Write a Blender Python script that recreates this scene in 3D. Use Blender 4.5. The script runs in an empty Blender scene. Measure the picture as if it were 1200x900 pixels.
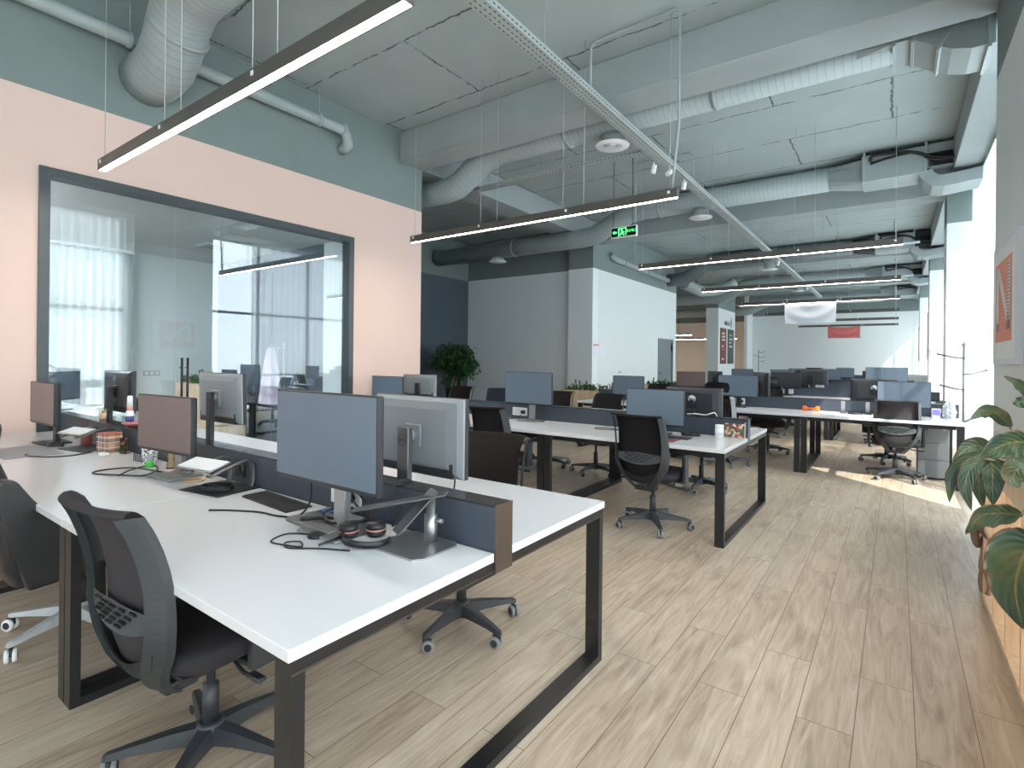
import bpy, bmesh, math, random
from mathutils import Vector, Matrix
random.seed(7)
S = bpy.context.scene
COL = S.collection
PI = math.pi

# ------------------------------------------------------------------ camera
cam_d = bpy.data.cameras.new('camera')
cam = bpy.data.objects.new('camera', cam_d)
COL.objects.link(cam)
YAW, ROLL, HC = 0.6248, 0.0102, 1.40
F_ = Vector((-math.sin(YAW), math.cos(YAW), 0)); R0 = Vector((math.cos(YAW), math.sin(YAW), 0)); U0 = Vector((0, 0, 1))
R_ = R0*math.cos(ROLL) + U0*math.sin(ROLL); U_ = U0*math.cos(ROLL) - R0*math.sin(ROLL)
M = Matrix((R_, U_, -F_)).transposed().to_4x4(); M.translation = (0, 0, HC)
cam.matrix_world = M
cam_d.sensor_width = 36; cam_d.lens = 36*624.35/1200
cam_d.shift_y = (420.94-450)/1200
cam_d.clip_start = 0.05; cam_d.clip_end = 300
S.camera = cam

# ------------------------------------------------------------------ sky, sun, exposure
W = bpy.data.worlds.new('sky'); S.world = W; W.use_nodes = True
bg = W.node_tree.nodes['Background']
bg.inputs['Color'].default_value = (0.84, 0.93, 1.0, 1); bg.inputs['Strength'].default_value = 5.9
sd = bpy.data.lights.new('sun', 'SUN'); sd.energy = 9.0; sd.angle = 0.009; sd.color = (1.0, 0.93, 0.82)
sun = bpy.data.objects.new('sun', sd); COL.objects.link(sun)
sdir = Vector((0.72, -0.69, 0.92)).normalized()
sun.rotation_euler = sdir.to_track_quat('Z', 'Y').to_euler()
LAMP_STRENGTH = 46.0
S.view_settings.view_transform = 'Standard'; S.view_settings.look = 'None'
S.view_settings.gamma = 1.0; S.view_settings.use_curve_mapping = False
S.view_settings.exposure = 0.4
S.cycles.max_bounces = 8; S.cycles.diffuse_bounces = 5; S.cycles.glossy_bounces = 4
S.cycles.transparent_max_bounces = 16; S.cycles.transmission_bounces = 4
S.cycles.use_denoising = True; S.cycles.sample_clamp_indirect = 6.0
S.cycles.caustics_reflective = False; S.cycles.caustics_refractive = False

# ------------------------------------------------------------------ materials
def lin(c):
    c = c/255.0
    return c/12.92 if c <= 0.04045 else ((c+0.055)/1.055)**2.4
def L3(rgb): return (lin(rgb[0]), lin(rgb[1]), lin(rgb[2]), 1)
MATS = {}
def mat(name, rgb, rough=0.5, metal=0.0, noise=0.0, scale=8.0, bump=0.0, spec=0.5, emit=0.0, ecol=None):
    if name in MATS: return MATS[name]
    m = bpy.data.materials.new(name); m.use_nodes = True; MATS[name] = m
    nt = m.node_tree; b = nt.nodes['Principled BSDF']
    b.inputs['Base Color'].default_value = L3(rgb)
    b.inputs['Roughness'].default_value = rough; b.inputs['Metallic'].default_value = metal
    b.inputs['Specular IOR Level'].default_value = spec
    tc = nt.nodes.new('ShaderNodeTexCoord')
    if noise > 0 or bump > 0:
        n = nt.nodes.new('ShaderNodeTexNoise'); n.inputs['Scale'].default_value = scale; n.inputs['Detail'].default_value = 5
        nt.links.new(tc.outputs['Object'], n.inputs['Vector'])
        if noise > 0:
            mx = nt.nodes.new('ShaderNodeMixRGB'); c = L3(rgb)
            mx.inputs[1].default_value = tuple(max(0, v*(1-noise)) for v in c[:3])+(1,)
            mx.inputs[2].default_value = tuple(min(1, v*(1+noise)) for v in c[:3])+(1,)
            nt.links.new(n.outputs['Fac'], mx.inputs[0]); nt.links.new(mx.outputs[0], b.inputs['Base Color'])
        if bump > 0:
            bp = nt.nodes.new('ShaderNodeBump'); bp.inputs['Strength'].default_value = bump; bp.inputs['Distance'].default_value = 0.01
            nt.links.new(n.outputs['Fac'], bp.inputs['Height']); nt.links.new(bp.outputs['Normal'], b.inputs['Normal'])
    if emit > 0:
        b.inputs['Emission Color'].default_value = L3(ecol or rgb); b.inputs['Emission Strength'].default_value = emit
    return m
def nodes(m): return m.node_tree, m.node_tree.nodes, m.node_tree.links

M_white = mat('white wall paint', (222, 228, 229), 0.8, noise=0.02, scale=3)
M_greyup = mat('grey green wall paint', (121, 134, 133), 0.8, noise=0.05, scale=4)
M_pink = mat('pink wall paint', (222, 195, 185), 0.8, noise=0.015, scale=3)
M_navy = mat('slate blue wall paint', (82, 92, 104), 0.8, noise=0.04, scale=3)
M_warmtint = mat('white paint with warm lamp tint', (232, 224, 214), 0.8, noise=0.02)  # white wall with the warm lamp light put into its colour
M_light = mat('pale grey wall paint', (230, 236, 239), 0.8, noise=0.02, scale=3)
M_duct = mat('painted duct', (152, 163, 164), 0.5, noise=0.05, scale=5)
M_black = mat('black powder coat', (26, 27, 30), 0.35, noise=0.1, scale=30)
M_brownedge = mat('bronze anodised edge', (96, 86, 80), 0.3, metal=0.6, noise=0.06, scale=40)
M_top = mat('white laminate', (214, 215, 219), 0.22, noise=0.01, scale=60)
M_divider = mat('dark grey screen board', (58, 67, 80), 0.42, noise=0.05, scale=30)
M_dtop = mat('black glossy cap', (44, 44, 46), 0.22, noise=0.05, scale=20)
M_frame = mat('chair charcoal plastic', (47, 52, 56), 0.45, noise=0.05, scale=20)
M_fabric = mat('chair black mesh fabric', (36, 34, 40), 0.85, noise=0.25, scale=400, bump=0.15)
M_fabricg = mat('chair grey mesh fabric', (78, 74, 79), 0.8, noise=0.15, scale=400, bump=0.15)
M_brownfab = mat('chair brown black fabric', (46, 39, 39), 0.9, noise=0.2, scale=300, bump=0.15)
M_base = mat('chair base plastic', (50, 54, 60), 0.4, noise=0.12, scale=15)
M_wheel = mat('grey castor plastic', (132, 136, 138), 0.45, noise=0.1, scale=30)
M_leather = mat('black leather', (34, 35, 38), 0.38, noise=0.15, scale=60, bump=0.1)
M_lightgrey = mat('light grey plastic', (176, 180, 184), 0.4, noise=0.05)
M_tyre = mat('dark tyre', (40, 42, 44), 0.6, noise=0.1)
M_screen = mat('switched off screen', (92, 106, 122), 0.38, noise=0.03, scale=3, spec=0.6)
M_reflscreen = mat('screen with painted brown reflection', (112, 96, 94), 0.38, noise=0.03, scale=3, spec=0.6)  # pink-brown reflection painted into the screen colour
M_bezel = mat('black monitor plastic', (34, 36, 40), 0.4, noise=0.1, scale=30)
M_silverback = mat('silver grey monitor back', (128, 134, 140), 0.4, noise=0.04, scale=6)
M_darkback = mat('dark monitor back', (44, 48, 54), 0.42, noise=0.06, scale=6)
M_silver = mat('brushed silver', (170, 172, 175), 0.32, metal=0.85, noise=0.05, scale=50)
M_spacegrey = mat('space grey metal', (104, 106, 110), 0.38, metal=0.7, noise=0.05, scale=50)
M_cable = mat('black rubber cable', (26, 26, 28), 0.5, noise=0.1, scale=50)
M_whitepl = mat('white plastic', (232, 234, 236), 0.35, noise=0.01)
M_greycable = mat('grey wire', (168, 174, 174), 0.5, noise=0.05)
M_green = mat('leaf green', (62, 104, 46), 0.5, noise=0.35, scale=14)
M_leafdark = mat('ficus leaf', (40, 84, 34), 0.45, noise=0.4, scale=10)
M_lamp = mat('lamp housing', (86, 84, 82), 0.4, metal=0.3, noise=0.05)
M_steel = mat('galvanised tray', (168, 177, 176), 0.5, metal=0.2, noise=0.06, scale=20)
M_red = mat('red fabric', (228, 148, 146), 0.8, noise=0.05)
M_whitecloth = mat('white cloth', (226, 230, 236), 0.85, noise=0.02)
M_doorp = mat('grey door paint', (104, 114, 120), 0.5, noise=0.04)
M_soil = mat('soil', (60, 46, 38), 0.9, noise=0.3, scale=40)
M_bark = mat('pale bark', (176, 150, 116), 0.8, noise=0.25, scale=20)
M_slot = mat('slot dark', (24, 25, 28), 0.7, noise=0.1)
M_orange = mat('orange vinyl', (236, 118, 48), 0.45, noise=0.03)
M_emled = mat('lamp diffuser lit', (255, 240, 222), 0.5, noise=0.01, emit=LAMP_STRENGTH, ecol=(255, 238, 220))
M_emoffice = mat('office lamp diffuser', (250, 250, 255), 0.5, noise=0.01, emit=270, ecol=(240, 246, 255))
M_offled = mat('lamp diffuser unlit', (208, 206, 204), 0.5, noise=0.01)

def wood_mat(name, a, b_, scale=(1, 1, 1), rough=0.4):
    m = mat(name, a, rough); nt, N, K = nodes(m); b = N['Principled BSDF']
    tc = N.new('ShaderNodeTexCoord'); mp = N.new('ShaderNodeMapping'); mp.inputs['Scale'].default_value = scale
    K.new(tc.outputs['Object'], mp.inputs[0])
    n = N.new('ShaderNodeTexNoise'); n.inputs['Scale'].default_value = 3; n.inputs['Detail'].default_value = 6; n.inputs['Distortion'].default_value = 0.6
    K.new(mp.outputs[0], n.inputs['Vector'])
    r = N.new('ShaderNodeValToRGB'); r.color_ramp.elements[0].color = L3(b_); r.color_ramp.elements[1].color = L3(a)
    r.color_ramp.elements[0].position = 0.35; r.color_ramp.elements[1].position = 0.65
    K.new(n.outputs['Fac'], r.inputs[0]); K.new(r.outputs[0], b.inputs['Base Color'])
    return m
M_wood = wood_mat('pale oak', (230, 206, 178), (214, 184, 152), (6, 6, 0.6))

def floor_mat():
    m = mat('oak plank floor', (196, 168, 138), 0.36); nt, N, K = nodes(m); b = N['Principled BSDF']
    tc = N.new('ShaderNodeTexCoord'); sp = N.new('ShaderNodeSeparateXYZ'); K.new(tc.outputs['Object'], sp.inputs[0])
    ax = N.new('ShaderNodeMath'); ax.operation = 'ADD'; ax.inputs[1].default_value = 0.31+0.19*200; K.new(sp.outputs['X'], ax.inputs[0])
    ay = N.new('ShaderNodeMath'); ay.operation = 'ADD'; ay.inputs[1].default_value = 40.0; K.new(sp.outputs['Y'], ay.inputs[0])
    cb = N.new('ShaderNodeCombineXYZ'); K.new(ay.outputs[0], cb.inputs['X']); K.new(ax.outputs[0], cb.inputs['Y'])
    br = N.new('ShaderNodeTexBrick'); br.offset = 0.37; br.offset_frequency = 2; br.squash = 1
    br.inputs['Scale'].default_value = 1; br.inputs['Brick Width'].default_value = 1.26; br.inputs['Row Height'].default_value = 0.19
    br.inputs['Mortar Size'].default_value = 0.0016; br.inputs['Mortar Smooth'].default_value = 0.1; br.inputs['Bias'].default_value = 0
    br.inputs['Color1'].default_value = (0, 0, 0, 1); br.inputs['Color2'].default_value = (1, 1, 1, 1); br.inputs['Mortar'].default_value = (0.5, 0.5, 0.5, 1)
    K.new(cb.outputs[0], br.inputs['Vector'])
    # grain, shifted per plank
    sc = N.new('ShaderNodeVectorMath'); sc.operation = 'SCALE'; sc.inputs['Scale'].default_value = 9.0; K.new(br.outputs['Color'], sc.inputs[0])
    av = N.new('ShaderNodeVectorMath'); av.operation = 'ADD'; K.new(cb.outputs[0], av.inputs[0]); K.new(sc.outputs[0], av.inputs[1])
    mp = N.new('ShaderNodeMapping'); mp.inputs['Scale'].default_value = (1.1, 9, 1); K.new(av.outputs[0], mp.inputs[0])
    n1 = N.new('ShaderNodeTexNoise'); n1.inputs['Scale'].default_value = 1.6; n1.inputs['Detail'].default_value = 7; n1.inputs['Roughness'].default_value = 0.62; n1.inputs['Distortion'].default_value = 1.6
    K.new(mp.outputs[0], n1.inputs['Vector'])
    mp2 = N.new('ShaderNodeMapping'); mp2.inputs['Scale'].default_value = (4, 90, 1); K.new(av.outputs[0], mp2.inputs[0])
    n2 = N.new('ShaderNodeTexNoise'); n2.inputs['Scale'].default_value = 1.2; n2.inputs['Detail'].default_value = 4; K.new(mp2.outputs[0], n2.inputs['Vector'])
    ad = N.new('ShaderNodeMath'); ad.operation = 'MULTIPLY_ADD'; ad.inputs[1].default_value = 0.28; K.new(n2.outputs['Fac'], ad.inputs[0]); K.new(n1.outputs['Fac'], ad.inputs[2])
    pl = N.new('ShaderNodeMath'); pl.operation = 'MULTIPLY_ADD'; pl.inputs[1].default_value = 0.13
    K.new(br.outputs['Color'], pl.inputs[0]); K.new(ad.outputs[0], pl.inputs[2])
    r = N.new('ShaderNodeValToRGB'); e = r.color_ramp.elements
    e[0].position = 0.40; e[0].color = L3((140, 124, 110)); e[1].position = 0.92; e[1].color = L3((202, 188, 171))
    k = e.new(0.58); k.color = L3((170, 151, 132)); k = e.new(0.72); k.color = L3((186, 169, 150))
    K.new(pl.outputs[0], r.inputs[0])
    mx = N.new('ShaderNodeMixRGB'); mx.inputs[2].default_value = L3((112, 90, 72)); K.new(br.outputs['Fac'], mx.inputs[0]); K.new(r.outputs[0], mx.inputs[1])
    K.new(mx.outputs[0], b.inputs['Base Color'])
    bp = N.new('ShaderNodeBump'); bp.inputs['Strength'].default_value = 0.08; bp.inputs['Distance'].default_value = 0.004
    K.new(n2.outputs['Fac'], bp.inputs['Height']); K.new(bp.outputs[0], b.inputs['Normal'])
    return m
M_floor = floor_mat()

def concrete_mat(name, rgb, joints=True):
    m = mat(name, rgb, 0.75); nt, N, K = nodes(m); b = N['Principled BSDF']
    tc = N.new('ShaderNodeTexCoord')
    n = N.new('ShaderNodeTexNoise'); n.inputs['Scale'].default_value = 1.4; n.inputs['Detail'].default_value = 6; K.new(tc.outputs['Object'], n.inputs['Vector'])
    mx = N.new('ShaderNodeMixRGB'); c = L3(rgb)
    mx.inputs[1].default_value = tuple(v*0.86 for v in c[:3])+(1,); mx.inputs[2].default_value = tuple(min(1, v*1.12) for v in c[:3])+(1,)
    K.new(n.outputs['Fac'], mx.inputs[0]); out = mx.outputs[0]
    # chips and stains
    n3 = N.new('ShaderNodeTexNoise'); n3.inputs['Scale'].default_value = 5.5; n3.inputs['Detail'].default_value = 8; n3.inputs['Roughness'].default_value = 0.7
    K.new(tc.outputs['Object'], n3.inputs['Vector'])
    r3 = N.new('ShaderNodeValToRGB'); r3.color_ramp.elements[0].position = 0.66; r3.color_ramp.elements[1].position = 0.72
    K.new(n3.outputs['Fac'], r3.inputs[0])
    m3 = N.new('ShaderNodeMixRGB'); m3.inputs[2].default_value = tuple(v*0.72 for v in c[:3])+(1,); K.new(r3.outputs[0], m3.inputs[0]); K.new(out, m3.inputs[1]); out = m3.outputs[0]
    if joints:
        nd = N.new('ShaderNodeTexNoise'); nd.inputs['Scale'].default_value = 3.6; nd.inputs['Detail'].default_value = 8; nd.inputs['Roughness'].default_value = 0.7; K.new(tc.outputs['Object'], nd.inputs['Vector'])
        sc = N.new('ShaderNodeVectorMath'); sc.operation = 'SCALE'; sc.inputs['Scale'].default_value = 0.13; K.new(nd.outputs['Color'], sc.inputs[0])
        av = N.new('ShaderNodeVectorMath'); av.operation = 'ADD'; K.new(tc.outputs['Object'], av.inputs[0]); K.new(sc.outputs[0], av.inputs[1])
        ao = N.new('ShaderNodeVectorMath'); ao.operation = 'ADD'; ao.inputs[1].default_value = (40.6, 41.1, 0); K.new(av.outputs[0], ao.inputs[0])
        br = N.new('ShaderNodeTexBrick'); br.offset = 0.43; br.inputs['Scale'].default_value = 1; br.inputs['Brick Width'].default_value = 2.9; br.inputs['Row Height'].default_value = 1.25
        br.inputs['Mortar Size'].default_value = 0.013; br.inputs['Mortar Smooth'].default_value = 0.3; K.new(ao.outputs[0], br.inputs['Vector'])
        rn = N.new('ShaderNodeValToRGB'); rn.color_ramp.elements[0].position = 0.40; rn.color_ramp.elements[1].position = 0.5; K.new(nd.outputs['Fac'], rn.inputs[0])
        mu = N.new('ShaderNodeMath'); mu.operation = 'MULTIPLY'; K.new(br.outputs['Fac'], mu.inputs[0]); K.new(rn.outputs[0], mu.inputs[1])
        m4 = N.new('ShaderNodeMixRGB'); m4.inputs[2].default_value = tuple(v*0.26 for v in c[:3])+(1,); K.new(mu.outputs[0], m4.inputs[0]); K.new(out, m4.inputs[1]); out = m4.outputs[0]
    K.new(out, b.inputs['Base Color'])
    bp = N.new('ShaderNodeBump'); bp.inputs['Strength'].default_value = 0.25; bp.inputs['Distance'].default_value = 0.02; K.new(n3.outputs['Fac'], bp.inputs['Height']); K.new(bp.outputs[0], b.inputs['Normal'])
    return m
M_ceil = concrete_mat('painted concrete slab', (158, 170, 170))
M_beam = concrete_mat('painted concrete beam', (150, 160, 161), joints=False)

def spiral_mat():
    m = mat('spiral duct metal', (150, 161, 162), 0.45); nt, N, K = nodes(m); b = N['Principled BSDF']
    uv = N.new('ShaderNodeUVMap'); sp = N.new('ShaderNodeSeparateXYZ'); K.new(uv.outputs[0], sp.inputs[0])
    w = N.new('ShaderNodeMath'); w.operation = 'MULTIPLY'; w.inputs[1].default_value = 2*PI/0.075; K.new(sp.outputs['Y'], w.inputs[0])
    s = N.new('ShaderNodeMath'); s.operation = 'SINE'; K.new(w.outputs[0], s.inputs[0])
    p = N.new('ShaderNodeMath'); p.operation = 'GREATER_THAN'; p.inputs[1].default_value = 0.93; K.new(s.outputs[0], p.inputs[0])
    mx = N.new('ShaderNodeMixRGB'); mx.inputs[1].default_value = L3((152, 163, 164)); mx.inputs[2].default_value = L3((136, 147, 148)); K.new(p.outputs[0], mx.inputs[0])
    K.new(mx.outputs[0], b.inputs['Base Color'])
    bp = N.new('ShaderNodeBump'); bp.inputs['Strength'].default_value = 0.1; bp.inputs['Distance'].default_value = 0.006; K.new(s.outputs[0], bp.inputs['Height']); K.new(bp.outputs[0], b.inputs['Normal'])
    return m
M_spiral = spiral_mat()

def glass_mat(name, tint, refl=1.0):
    m = bpy.data.materials.new(name); m.use_nodes = True; MATS[name] = m
    nt, N, K = nodes(m); N.clear()
    o = N.new('ShaderNodeOutputMaterial'); t = N.new('ShaderNodeBsdfTransparent'); t.inputs[0].default_value = tint+(1,)
    g = N.new('ShaderNodeBsdfGlossy'); g.inputs['Roughness'].default_value = 0.0; g.inputs['Color'].default_value = (1, 1, 1, 1)
    lw = N.new('ShaderNodeLayerWeight'); lw.inputs['Blend'].default_value = 0.5
    p = N.new('ShaderNodeMath'); p.operation = 'POWER'; p.inputs[1].default_value = 5; K.new(lw.outputs['Facing'], p.inputs[0])
    a = N.new('ShaderNodeMath'); a.operation = 'MULTIPLY_ADD'; a.inputs[1].default_value = 0.95*refl; a.inputs[2].default_value = 0.05*refl; K.new(p.outputs[0], a.inputs[0])
    mx = N.new('ShaderNodeMixShader'); K.new(a.outputs[0], mx.inputs[0]); K.new(t.outputs[0], mx.inputs[1]); K.new(g.outputs[0], mx.inputs[2]); K.new(mx.outputs[0], o.inputs[0])
    return m
M_glass = glass_mat('partition glass', (0.90, 0.955, 0.965), 1.5)
M_pane = glass_mat('window glass', (0.95, 0.97, 0.97))

def sheer_mat(name, lo, hi, colr=(0.85, 0.86, 0.86), dif=0.4):
    m = bpy.data.materials.new(name); m.use_nodes = True
    nt, N, K = nodes(m); N.clear()
    o = N.new('ShaderNodeOutputMaterial'); t = N.new('ShaderNodeBsdfTransparent'); t.inputs[0].default_value = (1, 1, 1, 1)
    tl = N.new('ShaderNodeBsdfTranslucent'); tl.inputs[0].default_value = colr+(1,)
    d = N.new('ShaderNodeBsdfDiffuse'); d.inputs[0].default_value = colr+(1,)
    m1 = N.new('ShaderNodeMixShader'); m1.inputs[0].default_value = dif; K.new(tl.outputs[0], m1.inputs[1]); K.new(d.outputs[0], m1.inputs[2])
    tc = N.new('ShaderNodeTexCoord'); n = N.new('ShaderNodeTexNoise'); n.inputs['Scale'].default_value = 90; K.new(tc.outputs['Object'], n.inputs['Vector'])
    mr = N.new('ShaderNodeMapRange'); mr.inputs['To Min'].default_value = lo; mr.inputs['To Max'].default_value = hi; K.new(n.outputs['Fac'], mr.inputs['Value'])
    m2 = N.new('ShaderNodeMixShader'); K.new(mr.outputs[0], m2.inputs[0]); K.new(t.outputs[0], m2.inputs[1]); K.new(m1.outputs[0], m2.inputs[2])
    K.new(m2.outputs[0], o.inputs[0]); return m
M_sheer = sheer_mat('sheer curtain', 0.5, 0.72, (0.70, 0.71, 0.71))
M_addedvoile = sheer_mat('added dense voile', 0.90, 0.95, (0.93, 0.93, 0.92), 0.15)
M_officesheer = sheer_mat('grey office sheer', 0.91, 0.96, (0.15, 0.16, 0.17), 0.3)

def tartan_mat():
    m = mat('tartan print', (196, 152, 120), 0.7); nt, N, K = nodes(m); b = N['Principled BSDF']
    tc = N.new('ShaderNodeTexCoord'); out = None
    def band(axis, freq, thr, ph):
        sp = N.new('ShaderNodeSeparateXYZ'); K.new(tc.outputs['Object'], sp.inputs[0])
        a = N.new('ShaderNodeMath'); a.operation = 'MULTIPLY_ADD'; a.inputs[1].default_value = freq; a.inputs[2].default_value = ph; K.new(sp.outputs[axis], a.inputs[0])
        s = N.new('ShaderNodeMath'); s.operation = 'SINE'; K.new(a.outputs[0], s.inputs[0])
        g = N.new('ShaderNodeMath'); g.operation = 'GREATER_THAN'; g.inputs[1].default_value = thr; K.new(s.outputs[0], g.inputs[0]); return g.outputs[0]
    prev = None
    for axis, freq, thr, ph, colr, f in (('X', 90, 0.2, 0, (70, 66, 96), 0.55), ('Y', 90, 0.2, 0, (70, 66, 96), 0.4), ('Z', 90, 0.2, 0.5, (70, 66, 96), 0.55), ('X', 180, 0.85, 1, (230, 210, 190), 0.7), ('Z', 180, 0.85, 1, (230, 210, 190), 0.7), ('Z', 45, 0.9, 2, (160, 60, 50), 0.6)):
        g = band(axis, freq, thr, ph); mu = N.new('ShaderNodeMath'); mu.operation = 'MULTIPLY'; mu.inputs[1].default_value = f; K.new(g, mu.inputs[0])
        mx = N.new('ShaderNodeMixRGB'); mx.inputs[2].default_value = L3(colr); K.new(mu.outputs[0], mx.inputs[0])
        if prev is None: mx.inputs[1].default_value = L3((204, 160, 126))
        else: K.new(prev, mx.inputs[1])
        prev = mx.outputs[0]
    K.new(prev, b.inputs['Base Color']); return m
M_tartan = tartan_mat()
def patch_mat(name, cols, scale):
    m = mat(name, cols[0], 0.5); nt, N, K = nodes(m); b = N['Principled BSDF']
    tc = N.new('ShaderNodeTexCoord'); v = N.new('ShaderNodeTexVoronoi'); v.inputs['Scale'].default_value = scale; K.new(tc.outputs['Object'], v.inputs['Vector'])
    sp = N.new('ShaderNodeSeparateXYZ'); K.new(v.outputs['Color'], sp.inputs[0])
    r = N.new('ShaderNodeValToRGB'); r.color_ramp.interpolation = 'CONSTANT'
    e = r.color_ramp.elements; e[0].color = L3(cols[0]); e[1].color = L3(cols[-1]); e[1].position = (len(cols)-1)/len(cols)
    for i, c in enumerate(cols[1:-1]): k = e.new((i+1)/len(cols)); k.color = L3(c)
    K.new(sp.outputs['X'], r.inputs[0]); K.new(r.outputs[0], b.inputs['Base Color']); return m
M_photo = patch_mat('group photo print', [(150, 88, 74), (206, 190, 180), (70, 110, 70), (120, 60, 50), (214, 150, 130), (60, 60, 70)], 45)
M_check = patch_mat('lattice print', [(232, 234, 238), (60, 68, 84), (220, 224, 230)], 130)

def leaf_mat():
    m = mat('rubber plant leaf', (70, 92, 62), 0.32, spec=0.6); nt, N, K = nodes(m); b = N['Principled BSDF']
    uv = N.new('ShaderNodeUVMap'); sp = N.new('ShaderNodeSeparateXYZ'); K.new(uv.outputs[0], sp.inputs[0])
    a = N.new('ShaderNodeMath'); a.operation = 'ABSOLUTE'; K.new(sp.outputs['X'], a.inputs[0])
    vn = N.new('ShaderNodeMath'); vn.operation = 'MULTIPLY_ADD'; vn.inputs[1].default_value = -0.35; K.new(a.outputs[0], vn.inputs[0]); K.new(sp.outputs['Y'], vn.inputs[2])
    w = N.new('ShaderNodeMath'); w.operation = 'MULTIPLY'; w.inputs[1].default_value = 48; K.new(vn.outputs[0], w.inputs[0])
    s = N.new('ShaderNodeMath'); s.operation = 'SINE'; K.new(w.outputs[0], s.inputs[0])
    mr = N.new('ShaderNodeMapRange'); mr.inputs['From Min'].default_value = -1; mr.inputs['To Min'].default_value = 0.0; mr.inputs['To Max'].default_value = 0.12; K.new(s.outputs[0], mr.inputs['Value'])
    tc = N.new('ShaderNodeTexCoord'); n = N.new('ShaderNodeTexNoise'); n.inputs['Scale'].default_value = 9; n.inputs['Detail'].default_value = 4; K.new(tc.outputs['Object'], n.inputs['Vector'])
    r = N.new('ShaderNodeValToRGB'); e = r.color_ramp.elements; e[0].position = 0.35; e[0].color = L3((70, 100, 92)); e[1].position = 0.7; e[1].color = L3((132, 122, 90)); k = e.new(0.55); k.color = L3((92, 116, 82))
    K.new(n.outputs['Fac'], r.inputs[0])
    mx = N.new('ShaderNodeMixRGB'); mx.inputs[2].default_value = L3((136, 146, 110)); K.new(mr.outputs[0], mx.inputs[0]); K.new(r.outputs[0], mx.inputs[1])
    eg = N.new('ShaderNodeMath'); eg.operation = 'GREATER_THAN'; eg.inputs[1].default_value = 0.93; K.new(a.outputs[0], eg.inputs[0])
    m5 = N.new('ShaderNodeMixRGB'); m5.inputs[2].default_value = L3((140, 92, 72)); K.new(eg.outputs[0], m5.inputs[0]); K.new(mx.outputs[0], m5.inputs[1])
    md = N.new('ShaderNodeMath'); md.operation = 'LESS_THAN'; md.inputs[1].default_value = 0.05; K.new(a.outputs[0], md.inputs[0])
    m6 = N.new('ShaderNodeMixRGB'); m6.inputs[2].default_value = L3((158, 150, 108)); K.new(md.outputs[0], m6.inputs[0]); K.new(m5.outputs[0], m6.inputs[1])
    K.new(m6.outputs[0], b.inputs['Base Color'])
    bp = N.new('ShaderNodeBump'); bp.inputs['Strength'].default_value = 0.3; bp.inputs['Distance'].default_value = 0.004; K.new(s.outputs[0], bp.inputs['Height']); K.new(bp.outputs[0], b.inputs['Normal'])
    return m
M_leaf = leaf_mat()

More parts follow.
